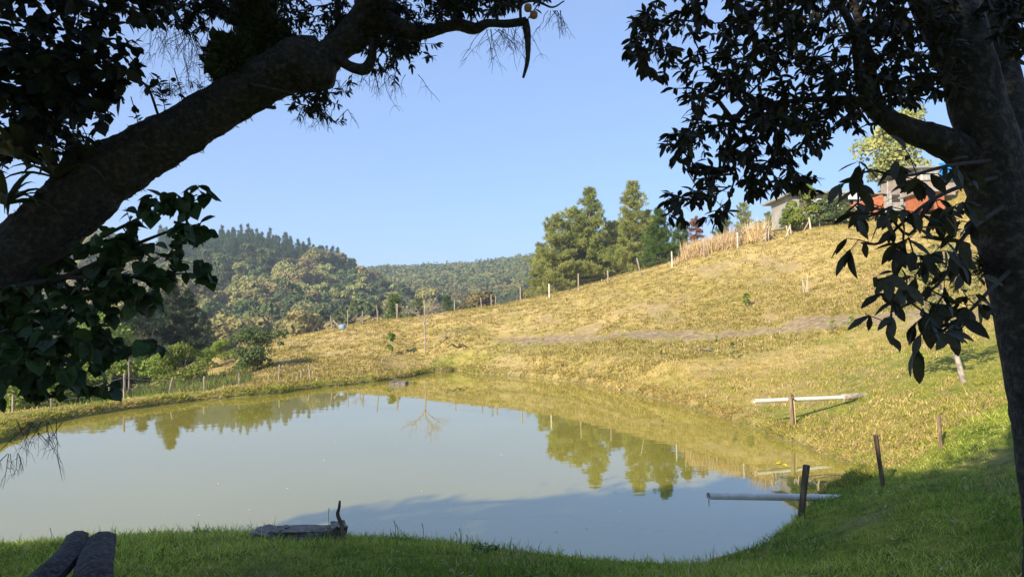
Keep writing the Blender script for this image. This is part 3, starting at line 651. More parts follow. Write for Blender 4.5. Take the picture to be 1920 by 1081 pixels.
fence('low fence of leaning posts along the back of the earth dam', [(28,18.3,34,0,0),(100,19,30,0,0),(235,20.6,50,0,0),(318,21.6,34,.22,0),(384,22.4,30,0,0),(450,23.6,28,-.04,0),(523,25.2,32,.05,0),(565,26.2,16,0,0),(582,26.6,26,-.12,0)], .035, [.45, .85])
# a slanting brace and the blue barrel by the crooked fence
b = MB(); p = at(625, 66.2); q = at(640, 66); b.tube([p+Vector((0, 0, .55)), q], .04, 6); o = b.build('fence_brace', M_post); tag(o, 'slanting timber brace beside the blue barrel', 'brace')
b = MB(); p = at(642, 65); zz = np.array([-.05, .0, .08, .25, .42, .5, .52]); R = .66*np.array([.26, .28, .3, .31, .3, .27, .2]); b.tube([p+Vector((0, 0, z*.66)) for z in zz], R, 12)
o = b.build('barrel', mat('faded_blue_plastic', (.16, .26, .42), var=(.24, .32, .44), rough=.5), smooth=True); tag(o, 'small faded blue barrel by a crooked fence post on the slope', 'barrel')
# braced corner of the fence
root = empty('braced_fence_corner', (0, 0, 0), 'braced corner of pale fence poles beside the dry cane', 'fence')
M_pole = mat('bleached_poles', (.55, .47, .36), var=(.4, .33, .25), scale=6, bump=.2)
def pole(name, a, b_, r, m, parent):
    r *= .65
    k = MB(); k.tube([a, (Vector(a)+Vector(b_))/2, b_], [r, r*.95, r*.85], 7, rough=.1); return k.build(name, m, parent)
def pa(px, py, D): return P(px, py, RD(px, D))
for (x1, y1, x2, y2, r, m_) in [(1441, 460, 1439, 424, .12, M_pole), (1434, 461, 1436, 430, .05, M_pole), (1411, 467, 1440, 440, .05, M_pole), (1443, 436, 1463, 454, .05, M_post), (1470, 453, 1482, 421, .07, M_pole),
                                 (1474, 421, 1480, 452, .06, M_pole), (1486, 450, 1481, 424, .07, M_pole), (1441, 432, 1480, 424, .035, M_post)]:
    pole('pole', pa(x1, y1+1.5, 64.5), pa(x2, y2, 64.5), r, m_, root)
root = empty('braced_fence_corner', (0, 0, 0), 'single pale corner post with a dark slanting brace under the farm trees', 'fence')
pole('pole', pa(1521, 436, 65), pa(1517, 408, 65), .09, M_pole, root); pole('pole', pa(1502, 442, 65), pa(1516, 416, 65), .06, M_post, root)
# low board shelter
root = empty('board_shelter', (0, 0, 0), 'low dark board roof showing behind the dry cane', 'shelter')
M_board = mat('dark_old_boards', (.09, .065, .05), var=(.16, .12, .09), scale=6)
b = MB(); a = pa(1368, 447, 67); c_ = pa(1412, 430, 67)
for k, dy in enumerate((0, .5, 1.0)):
    b = MB(); b.tube([a+Vector((0, dy, .1*k)), c_+Vector((0, dy, .1*k))], [.12, .12], 4); b.build('board', M_board, root)
for f in (.1, .9):
    q = a.lerp(c_, f); pole('pole', q-Vector((0, -.3, 1.2)), q+Vector((0, .3, 0)), .05, M_board, root)
root = empty('board_shelter', (0, 0, 0), 'thin grey timber frame behind the braced fence corner', 'shelter')
pole('pole', pa(1448, 433, 67), pa(1484, 426, 67), .06, M_board, root); pole('pole', pa(1452, 450, 67), pa(1452, 431, 67), .05, M_board, root); pole('pole', pa(1466, 446, 67), pa(1466, 429, 67), .05, M_board, root)
# dry cane
pc = []
for i in range(300):
    px = gm.choice([gm.uniform(1268, 1432), gm.uniform(1285, 1380), gm.uniform(1285, 1380)]); D = gm.uniform(42.2, 44.5); p = P(px, 500, D); pc.append((p.x, D, h1(p.x, D), gm.uniform(.8, 1.25) if px > 1290 else .5))
clump_stuff('dry_cane', pc, 16, .3, 1.12, .045, [(.62, .45, .24), (.7, .53, .3), (.5, .36, .2)], 'bleached dry cane along the hillside fence', M_dry, lean=.3, seed=6)
pc = []
for i in range(46):
    px = gm.uniform(1414, 1434); p = P(px, 500, 42.5); pc.append((p.x, 42.5+gm.random()*.6, h1(p.x, 42.8), gm.uniform(1.1, 1.5)))
clump_stuff('dry_cane', pc, 12, .4, 1.2, .04, [(.66, .5, .26), (.72, .55, .3)], 'tall tuft of bleached cane beside the braced fence corner', M_dry, lean=.3, seed=7)

# ------------------------------------------------------------------ farm buildings on the skyline
M_wallp = mat('stained_pale_plaster', (.42, .39, .33), var=(.30, .28, .23), scale=1.2, var2=(.34, .31, .27), scale2=3, bump=.1)
M_orange = mat('orange_brick_paint', (.46, .15, .06), var=(.38, .12, .05), scale=2, var2=(.30, .10, .05), scale2=9, bump=.2)
M_roof = mat('fibre_cement_roof', (.36, .35, .32), var=(.24, .23, .21), scale=2)
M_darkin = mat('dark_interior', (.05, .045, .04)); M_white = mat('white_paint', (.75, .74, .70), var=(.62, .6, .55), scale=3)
M_grey = mat('grey_concrete', (.40, .38, .34), var=(.30, .28, .25), scale=3, bump=.2)
def pbox(mb, x0, y0, x1, y1, D, th):
    """a block whose front face spans those picture corners at distance D"""
    D2_ = RD(1500, 70)*D/70; a = P(x0, y1, D2_); c_ = P(x1, y0, D2_); mb.box((a.x, D2_, a.z), (c_.x, D2_+th*.63, c_.z))
def part(name, root, m, *bx):
    b = MB()
    for q in bx: pbox(b, *q)
    return b.build(name, m, root)
root = empty('farmhouse', (0, 0, 0), 'pale plastered farmhouse with flat grey roof behind the two round trees', 'house')
part('wall', root, M_wallp, (1488, 364, 1592, 430, 72, 6)); rf = part('roof', root, M_roof, (1480, 357, 1598, 363, 71.3, 8)); part('fascia', root, M_darkin, (1480, 363.2, 1598, 365, 71.5, .3))
w = part('window', root, M_white, (1533, 372, 1549, 390, 71.9, .2)); part('pane', w, M_darkin, (1535, 374, 1540.5, 388, 71.85, .06), (1541.5, 374, 1547, 388, 71.85, .06))
part('plinth', root, M_orange, (1535, 418, 1592, 434, 71.6, .35)); part('door', root, M_darkin, (1552, 384, 1563, 416, 71.9, .1))
root = empty('open_shed', (0, 0, 0), 'open fronted shed with white posts above the sloping orange wall', 'shed')
part('roof', root, M_roof, (1588, 360, 1668, 364, 69.5, 4)); part('panel', root, M_white, (1591, 362.5, 1612, 373.5, 69.4, .08)); part('back_wall', root, M_darkin, (1592, 364, 1664, 392, 73, .2))
for x in (1609, 1628.5, 1649): part('post', root, M_white, (x, 364, x+3, 388, 69.8, .18))
for x in (1601, 1604.5): part('slat', root, M_grey, (x, 372, x+1.2, 384, 69.7, .06))
root = empty('retaining_wall', (0, 0, 0), 'sloping orange painted wall with a pale pillar below the open shed', 'wall')
b = MB(); D = 68.0*RD(1500, 70)/70
A_ = [P(x, y_, D) for x, y_ in [(1590, 408), (1590, 393), (1606, 384), (1657, 369), (1660, 392), (1625, 402)]]
V = [tuple(p) for p in A_]+[(p.x, p.y+.35, p.z) for p in A_]; n = len(A_)
b.add(V, [list(range(n))]); b.add(V, [list(range(2*n-1, n-1, -1))]); b.add(V, [[(i+1) % n, i, i+n, (i+1) % n+n] for i in range(n)]); b.build('wall', M_orange, root)
part('pillar', root, M_wallp, (1603, 386, 1606.5, 401, 67.9, .15)); part('pillar', root, M_wallp, (1659, 368, 1662, 398, 67.9, .2))
b = MB(); q = [P(1590, 392, D-.05), P(1606, 383, D-.05), P(1657, 368, D-.05)]; b.tube([p+Vector((0, .15, 0)) for p in q], .12, 5); b.build('coping', M_orange, root)
root = empty('slab_fence', (0, 0, 0), 'grey concrete slab fence with dark railings right of the orange wall', 'fence')
for k in range(4): part('slab', root, M_grey, (1663, 380.5+4*k-(1.5), 1702, 384-1.5+4*k, 67.5+.02*k, .12))
for k in range(9): part('railing', root, M_darkin, (1670+2.2*k, 364+(k % 3)*.6, 1671+2.2*k, 379, 67.6, .05))
for x in (1669, 1690.5): part('pillar', root, M_grey, (x, 358, x+2.6, 396, 67.35, .2))
b = MB(); b.tube([pa(1664, 384, 67), pa(1664.2, 340, 67)], .035, 5); tag(b.build('pole', M_grey), 'thin grey pole standing at the end of the orange wall', 'pole')
root = empty('orange_hut', (0, 0, 0), 'small orange hut half hidden by hanging leaves', 'hut')
part('wall', root, M_orange, (1733, 358, 1770, 392, 63, 3)); part('doorway', root, M_darkin, (1742, 366, 1750, 390, 62.9, .1)); part('roof', root, M_roof, (1730, 355, 1773, 358.5, 62.5, 4))
root = empty('hillside_house', (0, 0, 0), 'grey house with a gridded white window and bright blue sheet', 'house')
part('wall', root, mat('bare_brown_block', (.36, .28, .22), var=(.28, .22, .17), scale=3), (1705, 326, 1790, 366, 66, 5)); part('roof', root, M_roof, (1702, 310, 1766, 314.5, 65.4, 6)); part('gable', root, M_white, (1724, 315, 1762, 326, 66, 4))
w = part('window', root, M_white, (1728, 314.6, 1764, 337, 65.8, .15))
for i in range(4):
    for j in range(3): part('pane', w, M_grey, (1730+8.3*i, 316+6.9*j, 1736.8+8.3*i, 321.6+6.9*j, 65.74, .05))
part('blue_sheet', root, mat('blue_sheeting', (.02, .22, .65), rough=.4), (1765, 305, 1788, 336, 65.6, .3))
# ------------------------------------------------------------------ things on the slopes
def shrublet(px, D, hp, seed, leaf, label, cat='shrub', stem=True, R=.35):
    p_ = at(px, D); KS[0] = 1.0; h = px2m(hp, p_.y); t = empty('shrub' if cat == 'shrub' else 'sapling', at(px, D), label, cat); b = MB(); b.tube([(0, 0, -.05), (.02*h, 0, h*.5), (0, 0, h*.9)], [.03*h, .02*h, .01*h], 5); b.build('stem', M_bark_far, t)
    V, F = broad_crown(h*R, h, 10, 34, h*.11, seed, .12); mesh('crown', V, F, leaf, t); return t
shrublet(1401, 37, 30, 1, M_leaf_fresh, 'small leafy shrub alone on the upper straw slope')
shrublet(1370, 24.5, 36, 2, M_leaf_olive, 'thin upright sapling on the terrace below the bare scarp', 'sapling', R=.14)
shrublet(1340, 30, 16, 3, M_leaf_fresh, 'low green shrub growing on the bare scarp'); shrublet(1332, 27.5, 11, 4, M_leaf_fresh, 'tiny green shrub beside the fallen branch on the terrace')
shrublet(1237, 27.5, 26, 5, M_leaf_dry, 'wispy dry seedling on the terrace', 'sapling', R=.12)
shrublet(1560, 27, 20, 8, M_leaf_olive, 'low olive shrub on the scarp near the hanging leaves'); shrublet(735, 34, 44, 7, M_leaf_fresh, 'thin yellow green shrub on the far bank left of the leafless tree', R=.3)
shrublet(1595, 26.5, 22, 9, M_leaf_fresh, 'low bright shrub on the scarp behind the hanging leaves'); shrublet(1750, 36, 40, 10, M_leaf_fresh, 'bright bushy shrub high on the right slope', R=.6)
b = MB(); p = at(1302, 27.6); 
for k in range(5): b.tube([p+Vector((-.25+.1*k, .05*k, .02)), p+Vector((.1+.08*k, .02*k, .08)), p+Vector((.45, -.1*k, .04))], .018, 5)
tag(b.build('fallen_branch', M_bark_far), 'fallen grey branch lying on the terrace below the scarp', 'branch')
b = MB(); p = at(1512, 38)
for dx, hh, ln in ((-.10, .78, -.07), (0, .65, .03), (.07, .86, .02), (.03, .5, -.14)): b.tube([p+Vector((dx, 0, -.1)), p+Vector((dx+ln, 0, hh))], .015, 5)
tag(b.build('stick_bundle', M_pole), 'little upright bundle of pale sticks on the upper slope', 'sticks')
b = MB(); p = at(858, 33.6)
for k in range(9): a = k*.7; b.tube([p, p+Vector((.3*math.cos(a), .2*math.sin(a), .12+.05*(k % 3))), p+Vector((.55*math.cos(a), .3*math.sin(a), .06*(k % 4)))], .018, 4)
tag(b.build('brush_pile', mat('burnt_twigs', (.05, .04, .03))), 'dark heap of twigs on the far corner of the bank', 'brush pile')
# block box standing in the water by the far bank
root = empty('masonry_box', (0, 0, 0), 'open dark block box standing in the water by the far bank', 'water intake')
M_block = mat('wet_dark_blocks', (.12, .10, .085), var=(.2, .17, .14), scale=10, bump=.4); y0 = 24.9
xa_, xb_ = P(729, 720, y0).x, P(760, 720, y0).x
for k in range(2):
    for i in range(3):
        L = (xb_-xa_)/3; b = MB(); b.box((xa_+i*L+.006, y0, -.15+.13*k+.004*k), (xa_+(i+1)*L-.006, y0+.1, -.03+.13*k)); b.build('block', M_block, root)
for s_ in (0, 1):
    for k in range(2): b = MB(); x_ = xa_ if s_ == 0 else xb_-.1; b.box((x_, y0+.106, -.15+.13*k), (x_+.1, y0+.62, -.03+.13*k)); b.build('block', M_block, root)
b = MB(); b.box((xa_, y0+.626, -.15), (xb_, y0+.72, .10)); b.build('block', M_block, root)
# ------------------------------------------------------------------ things on the near bank and pipes
M_pvc = mat('weathered_white_pipe', (.70, .68, .62), var=(.58, .55, .48), scale=4, var2=(.56, .52, .44), scale2=14, rough=.45, spec=.4, bump=.05)
M_stake = mat('dark_stake_wood', (.12, .075, .045), var=(.07, .045, .03), scale=8, var2=(.2, .14, .09), scale2=25, bump=.6, bscale=50, stretch=(1, 1, .15))
M_stake2 = mat('brown_stake_wood', (.20, .13, .085), var=(.12, .08, .05), scale=8, var2=(.3, .22, .15), scale2=30, bump=.6, bscale=60, stretch=(1, 1, .15))
def stake(px0, py0, px1, py1, D, w, label, m, group='short wooden stakes along the near right bank', dD=0.0):
    a = P(px0, py0, D); c_ = P(px1, py1, D+dD); b = MB(); V, F, T = tube([a-(c_-a)*.3, a, a.lerp(c_, .5), c_], [w*.72, w*.72, w*.7, w*.68], 4)
    V += RNG.normal(size=V.shape)*.0025; b.add(V, F, T); o = b.build('wooden_stake', m); tag(o, label, 'stake', group)
    bv = o.modifiers.new('bevel', 'BEVEL'); bv.width = .004; bv.segments = 2; return o
stake(1501, 976, 1512, 871, 7.5, .055, 'squared stake leaning over the near white pipe at the water edge', M_stake)
stake(1657, 914, 1642, 815, 8.4, .045, 'dark stake leaning left between the near pipe and the light brown stake', M_stake)
stake(1767, 864, 1760, 779, 9.4, .045, 'light brown stake standing furthest right on the bank', M_stake2)
def pipe(name, a, c_, r, label, wall=.006):
    b = MB(); ax = (c_-a).normalized(); q = [a+ax*.12, a, a, a+ax*.12]
    V, F, T = tube([a, a.lerp(c_, .5), c_], [r, r, r], 20, cap=False); b.add(V, F)
    V, F, T = tube([a+ax*.0, a+ax*.6], [r-wall, r-wall], 20, cap=False); b.add(V, F[:, ::-1])
    V, F, T = tube([a, a+ax*.0005], [r, r-wall], 20, cap=False); b.add(V, F)
    o = b.build(name, M_pvc, smooth=True); tag(o, label, 'pipe', 'white plastic pipes running out over the pond'); return o
p1 = pipe('white_pipe', P(1328, 928.5, 7.6), P(1625, 934, 8.3), .040, 'nearer white plastic pipe running out over the shaded water')
b = MB(); a = P(1329, 934, 7.6); b.tube([a, a+Vector((0, 0, -.06)), a+Vector((.003, 0, -.085))], [.005, .004, .003], 5); b.build('drip', M_stake, p1)
p2 = pipe('white_pipe', P(1414, 751.5, 13.3), P(1592, 744, 13.9), .040, 'further white plastic pipe held on a post beside the sunny slope')
b = MB(); V, F, T = tube(spline([P(1580, 744.5, 13.85), P(1600, 742.5, 13.95), P(1640, 739.5, 14.4), P(1690, 737.5, 15.3)], 5), np.linspace(.068, .035, 16), 12); V += RNG.normal(size=V.shape)*.006
b.add(V, F, T); tag(b.build('mortar_collar', mat('rough_mortar', (.42, .34, .25), var=(.3, .24, .17), scale=8, var2=(.5, .42, .32), bump=.8, bscale=30, bdist=.03)), 'rough mortar collar where the further pipe leaves the slope', 'pipe collar')
root = empty('pipe_post', (0, 0, 0), 'wooden post standing in the water edge holding the further white pipe', 'post')
b = MB(); b.tube([P(1488, 838, 13.4), P(1486, 790, 13.38), P(1482, 741, 13.36)], [.047, .045, .043], 4, rough=.08); b.build('post', M_stake2, root)
b = MB(); b.tube([P(1487, 743, 13.3), P(1489.5, 760, 13.3), P(1494, 826, 13.3)], [.009, .009, .009], 6); b.build('cord', mat('yellowish_cord', (.45, .34, .16)), root)
b = MB(); V, F, T = tube([P(1485, 744, 13.3), P(1487.5, 744, 13.3)], [.052, .052], 12, cap=False); b.add(V, F); b.build('tie', M_stake, root)
b = MB(); q = spline([P(1513, 893, 7.48), P(1545, 889, 7.9), P(1580, 891, 8.3), P(1604, 902, 8.6)], 5); b.tube(q, .0035, 4, cap=False); q = spline([P(1513, 912, 7.48), P(1528, 898, 7.7), P(1560, 891, 8.0)], 5); b.tube(q, .003, 4, cap=False)
tag(b.build('loose_wire', M_wire), 'thin loose wire curling from the squared stake over the bank', 'wire')
# floating leaf
V, F = leafbatch(np.array([PZ(1455, 868, .006)[:], PZ(1466, 870, .007)[:], PZ(1462, 866, .008)[:]]), np.array([(1, .2, 0), (.6, -.9, 0.05), (.3, 1, .05)]), np.tile([0, 0, 1.], (3, 1)), np.array([.13, .10, .09]), np.array([.08, .06, .05]), 'lance')
tag(mesh('floating_leaves', V, F, mat('yellow_leaf', (.75, .62, .04))), 'bright yellow leaves floating by the further pipe', 'leaves')
n = 90; g = np.random.default_rng(77); Y = g.uniform(7, 26, n); X = g.uniform(-.5, .3, n)*Y; ok = pond_dist(X, Y) < -.3; X, Y = X[ok], Y[ok]; n = len(X); dd = g.normal(size=(n, 3)); dd[:, 2] = 0; L = g.uniform(.015, .045, n)
V, F = leafbatch(np.stack([X, Y, np.full(n, .004)], -1), dd, np.tile([0, 0, 1.], (n, 1)), L, L*.5); tag(mesh('floating_specks', V, F[0], mat('pale_specks', (.6, .58, .5))), 'tiny pale specks floating on the pond', kind='stuff')
# broken concrete slab and crooked stick
M_slab = mat('mossy_concrete', (.16, .14, .12), var=(.08, .085, .06), scale=8, var2=(.30, .26, .22), scale2=30, bump=.8, bscale=25, bdist=.02)
def rock(name, c_, sz, seed, m, parent=None, rz=0.0, jag=.10):
    bm = bmesh.new(); bmesh.ops.create_cube(bm, size=1); bmesh.ops.subdivide_edges(bm, edges=bm.edges, cuts=6, use_grid_fill=True)
    for v in bm.verts:
        nn = mnoise.noise_vector(v.co*2.3+Vector((seed, 0, 0))); n2 = mnoise.noise_vector(v.co*7+Vector((seed, 3, 0)))
        v.co += nn*jag+n2*jag*.4
        v.co = Vector((v.co.x*sz[0], v.co.y*sz[1], v.co.z*sz[2]))
    me = bpy.data.meshes.new(name); bm.to_mesh(me); bm.free(); me.materials.append(m); o = bpy.data.objects.new(name, me); COL.objects.link(o)
    o.location = c_; o.rotation_euler = (0, 0, rz)
    if parent: o.parent = parent
    return o
root = empty('broken_slab', (0, 0, 0), 'broken grey concrete slab lying in the grass by the water, stick beside it', 'slab')
y0 = 6.25
rock('piece', P(580, 997, y0), (.44, .2, .075), 1.3, M_slab, root, .03, .16); rock('piece', P(508, 1001, y0-.05), (.24, .22, .10), 4.2, M_slab, root, -.2, .2); rock('piece', P(634, 993, y0), (.13, .2, .105), 8.8, M_slab, root, .3, .2)
b = MB(); q = spline([P(641, 1003, 6.1), P(641, 985, 6.1), P(636, 972, 6.11), P(633, 962, 6.1), P(636, 950, 6.1), P(637, 938, 6.1)], 4); b.tube(q, np.interp(np.arange(len(q)), [0, 10, len(q)-1], [.019, .017, .009]), 8, rough=.25)
tag(b.build('crooked_stick', M_stake), 'dark crooked stick poking up beside the broken slab', 'stick')
b = MB(); q = [P(617, 985, 6.3), P(616, 965, 6.3), P(617, 952, 6.3)]; b.tube(q, [.003, .002, .004], 4); tag(b.build('dry_stem', M_stake2), 'thin dry stem behind the broken slab', 'stem', 'thin dry stems at the water edge')
for px, py, h in [(741, 1003, 28), (745, 1002, 20), (793, 1004, 24), (856, 1013, 16), (863, 1012, 22), (96, 1015, 26), (876, 1016, 15), (963, 1028, 9), (1640, 945, 22)]:
    if px == 1640: px, py = 1497, 958
    b = MB(); D = 6.2 if px < 1400 else 7.6; b.tube([P(px, py+6, D), P(px+1, py-h*.5, D), P(px-2, py-h, D)], [.003, .002, .0035], 4)
    tag(b.build('dry_stem', M_stake2), 'thin dry stem rising from the grass at the water edge', 'stem', 'thin dry stems rising from the near grass')
# split palm logs at the lower left
M_log = mat('dark_weathered_log', (.032, .028, .027), var=(.016, .015, .015), scale=6, var2=(.075, .068, .064), scale2=40, bump=.9, bscale=35, bdist=.02, stretch=(1, 1, 1))
root = empty('split_logs', (0, 0, 0), 'pair of dark weathered split logs tipped towards the water at lower left', 'logs')
def plank(pts, w, th, name, bow=0.0):
    """a hewn length following pts with a faceted section, open fibres at its end"""
    b = MB(); pts = spline(pts, 5); n = len(pts); sec = np.array([(-.5, -.2), (-.48, .5), (-.12, .95), (.22, .80), (.5, .45), (.5, -.3), (-.4, -.4)]); k = len(sec); V = []
    for i, p in enumerate(pts):
        T = pts[min(i+1, n-1)]-pts[max(i-1, 0)]; T /= np.linalg.norm(T); sd = np.cross(T, [0, 0, 1.]); sd /= np.linalg.norm(sd); u = np.cross(sd, T)
        ww = w*(1+.12*mnoise.noise((i*.7, w*9, 1))+bow*(1-i/n)); 
        for (x, z) in sec: V.append(p+sd*x*ww+u*z*th*(1+.2*mnoise.noise((i*.9, x*5, 2))))
    V = np.array(V); i = np.arange(n-1)[:, None]*k; j = np.arange(k)[None]; kk = (j+1) % k
    F = np.stack([i+j, i+k+j, i+k+kk, i+kk], -1).reshape(-1, 4); b.add(V, F, [list(range(k))], [list(range(n*k-1, n*k-k-1, -1))]); return b.build(name, M_log, root, smooth=False)
plank([P(40, 1130, 4.0), P(85, 1085, 4.25), P(126, 1045, 4.6), P(145, 1010, 5.0)], .13, .07, 'log', .5)
plank([P(165, 1140, 4.0), P(172, 1090, 4.2), P(180, 1050, 4.55), P(191, 1015, 4.95)], .175, .085, 'log', .35)

# ------------------------------------------------------------------ near trees
M_bark = mat('mossy_dark_bark', (.034, .029, .026), var=(.02, .021, .018), scale=7, var2=(.07, .055, .045), scale2=40, bump=1.0, bscale=45, bdist=.03)
M_bark_r = mat('lichen_spotted_bark', (.030, .026, .023), var=(.02, .018, .017), scale=7, var2=(.075, .066, .058), scale2=26, bump=1.0, bscale=50, bdist=.03)
M_twig = mat('twig_bark', (.03, .024, .02))
M_leaf_n1 = mat('glossy_dark_leaf', (.030, .036, .018), var=(.05, .042, .022), scale=6, rough=.5, transl=.25, rnd=.45, spec=.25)
M_leaf_n2 = mat('broad_green_leaf', (.026, .050, .016), var=(.042, .075, .022), scale=6, rough=.5, transl=.25, rnd=.4, spec=.25)
M_leaf_n3 = mat('small_oval_leaf', (.018, .022, .014), rough=.6, transl=.12, rnd=.2, spec=.2)
M_moss = mat('dark_moss', (.035, .05, .018), var=(.06, .075, .025), scale=10, bump=1, bscale=30, bdist=.04)
def stem(path, sides=20, lump=.12, seed=0, step=6, ridges=0.05):
    """path rows px, py, D, r px -> thick trunk with uneven ridged bark"""
    rows = []
    for px, py, D, r in path:
        p = P(px, py, D); rows.append((p.x, p.y, p.z, px2m(r, D)))
    q = spline(rows, step); V, F, T = tube(q[:, :3], q[:, 3], sides); n = len(q); k = sides
    C0 = np.repeat(q[:, :3], k, 0); body = V[:n*k]; dr = body-C0
    R = np.linalg.norm(dr, axis=1, keepdims=True)
    sl_ = np.concatenate([[0], np.cumsum(np.linalg.norm(np.diff(q[:, :3], axis=0), axis=1))]); ar = np.tile(np.arange(k)*2*np.pi/k, n); sr = np.repeat(sl_, k); rr0 = np.repeat(q[:, 3], k)
    fis = np.array([abs(mnoise.noise(Vector((math.cos(a_)*r_*38, math.sin(a_)*r_*38, s_*7+seed)))) + .5*abs(mnoise.noise(Vector((math.cos(a_)*r_*90, math.sin(a_)*r_*90, s_*18+seed)))) for a_, s_, r_ in zip(ar, sr, rr0)])[:, None]
    dr = dr*(1-ridges*1.6*(.35-fis).clip(0, 1)/.35)
    nz = np.array([mnoise.noise(Vector(p)*4+Vector((seed, 0, 0)))*lump+mnoise.noise(Vector((p[0]*18, p[1]*18, p[2]*9)))*ridges*1.6+abs(mnoise.noise(Vector((p[0]*30, p[1]*30, p[2]*14))))*ridges for p in body])[:, None]
    V[:n*k] = C0+dr*(1+nz); return V, F, T, q
def nodes_of(q, every=1): return [Vector(r[:3]) for r in q[::every]]
def in_poly(x, y, poly):
    c_ = False; n = len(poly)
    for i in range(n):
        x1, y1 = poly[i]; x2, y2 = poly[(i+1) % n]
        if (y1 > y) != (y2 > y) and x < (x2-x1)*(y-y1)/(y2-y1)+x1: c_ = not c_
    return c_
def sample_poly(poly, n, Dr, rg, blobs=None):
    xs = [p[0] for p in poly]; ys_ = [p[1] for p in poly]; out = []; k = 0
    while len(out) < n and k < n*60:
        k += 1; x = rg.uniform(min(xs), max(xs)); y_ = rg.uniform(min(ys_), max(ys_))
        if in_poly(x, y_, poly): out.append(P(x, y_, rg.uniform(*Dr)))
    return out
def grow(nodes, targets, rg, droop=.10, step=.16):
    """join every target to the nearest wood, nearest first; returns segments with pipe-model radii and the tips"""
    N = [tuple(n) for n in nodes]; par = [-1]*len(N); arr = np.array(N); tips = []
    t = np.array([tuple(x) for x in targets]); d0 = np.min(np.linalg.norm(t[:, None]-arr[None], axis=2), axis=1)
    buf = np.zeros((len(N)+len(t)*7, 3)); buf[:len(N)] = arr; n = len(N)
    for i in np.argsort(d0):
        dd = np.linalg.norm(buf[:n]-t[i], axis=1); j = int(np.argmin(dd+0.0)); L = dd[j]; k = int(min(6, max(1, round(L/step)))); a = buf[j].copy(); prev = j
        side = np.array([rg.gauss(0, 1), rg.gauss(0, 1), rg.gauss(0, .6)])*.10*L
        for s in range(1, k+1):
            f = s/k; p = a*(1-f)+t[i]*f+side*math.sin(f*3.14)+np.array([0, 0, droop*L*math.sin(f*3.14)]); buf[n] = p; par.append(prev); prev = n; n += 1
        tips.append(prev)
    cnt = np.zeros(n)
    for q in tips: cnt[q] += 1
    for i in range(n-1, -1, -1):
        if par[i] >= 0: cnt[par[i]] += cnt[i]
    return buf[:n], par, cnt, tips
def wood(buf, par, cnt, r0=.0022, ex=.48, rmax=.05, sides=5):
    b = MB(); n = len(buf); Vs = []; ang = np.linspace(0, 2*np.pi, sides, endpoint=False)
    idx = [i for i in range(n) if par[i] >= 0]; A = buf[[par[i] for i in idx]]; B = buf[idx]; T = unit(B-A)
    ref = np.where(np.abs(T[:, 2:3]) < .9, np.array([[0, 0, 1.]]), np.array([[1., 0, 0]])); S1 = unit(np.cross(T, ref)); S2 = np.cross(T, S1)
    rb = np.minimum(rmax, r0*np.maximum(cnt[idx], 1)**ex); ra = np.minimum(rmax, r0*np.maximum(np.where(cnt[[par[i] for i in idx]] < cnt[idx]*2.5, cnt[[par[i] for i in idx]], cnt[idx]*1.3), 1)**ex)
    ring = np.cos(ang)[None, :, None]*S1[:, None]+np.sin(ang)[None, :, None]*S2[:, None]
    V = np.stack([(A-T*0.0)[:, None]+ring*ra[:, None, None], (B+T*rb[:, None]*.4)[:, None]+ring*rb[:, None, None]], 1).reshape(-1, 3)
    m = len(idx); o = (np.arange(m)*2*sides)[:, None]; j = np.arange(sides)[None]; k = (j+1) % sides
    return V, np.stack([o+j, o+k, o+sides+k, o+sides+j], -1).reshape(-1, 4)
def whorls(buf, par, tips, rg, nmin, nmax, spread=.9, down=.45, back=.5, every=None):
    """leaf bases and directions around each tip and a little down its twig"""
    Pt = []; D = []
    for q in tips:
        p = buf[q]; a = buf[par[q]] if par[q] >= 0 else p-np.array([0, 0, .1]); t = unit(p-a); k = rg.randint(nmin, nmax)
        for i in range(k):
            s = rg.random()**1.6*back; base = p*(1-s)+a*s
            dv = t*(0.75-s)+np.array([rg.gauss(0, 1), rg.gauss(0, 1), rg.gauss(0, .7)])*spread*.7; dv[2] -= down
            Pt.append(base); D.append(dv)
    return np.array(Pt), unit(np.array(D))
def leaf_meshes(kind, mats_, n=4, seed=0):
    """a few slightly different single leaves, unit length along +X"""
    out = []
    for i in range(n):
        g = np.random.default_rng(seed+i); cup = g.uniform(.03, .16); bend = g.uniform(.05, .35)
        if kind == 'lance': prof = [(0, .0), (.12, .10), (.3, .17), (.5, .20), (.7, .165), (.87, .085), (1.0, 0)]
        elif kind == 'heart': prof = [(0.03, .0), (-.06, .24), (.1, .44), (.35, .50), (.6, .38), (.82, .17), (1.0, 0)]
        else: prof = [(0, 0), (.12, .17), (.3, .27), (.5, .30), (.7, .22), (.87, .10), (1.0, 0)]
        V = []; F = []; m = len(prof)
        for t_, w_ in prof:
            z = -bend*max(t_, 0)**2*.6; wv_ = w_*(1+.10*g.normal())
            V += [(t_, wv_, z+cup*w_*2), (max(t_, 0) if w_ else t_, 0, z), (t_, -wv_, z+cup*w_*2)]
        for k in range(m-1):
            a = 3*k; F += [(a, a+1, a+4, a+3), (a+1, a+2, a+5, a+4)]
        b = MB(); b.add(V, F); o = b.build('leaf', mats_[i % len(mats_)], smooth=True); out.append(o.data); bpy.data.objects.remove(o)
    return out
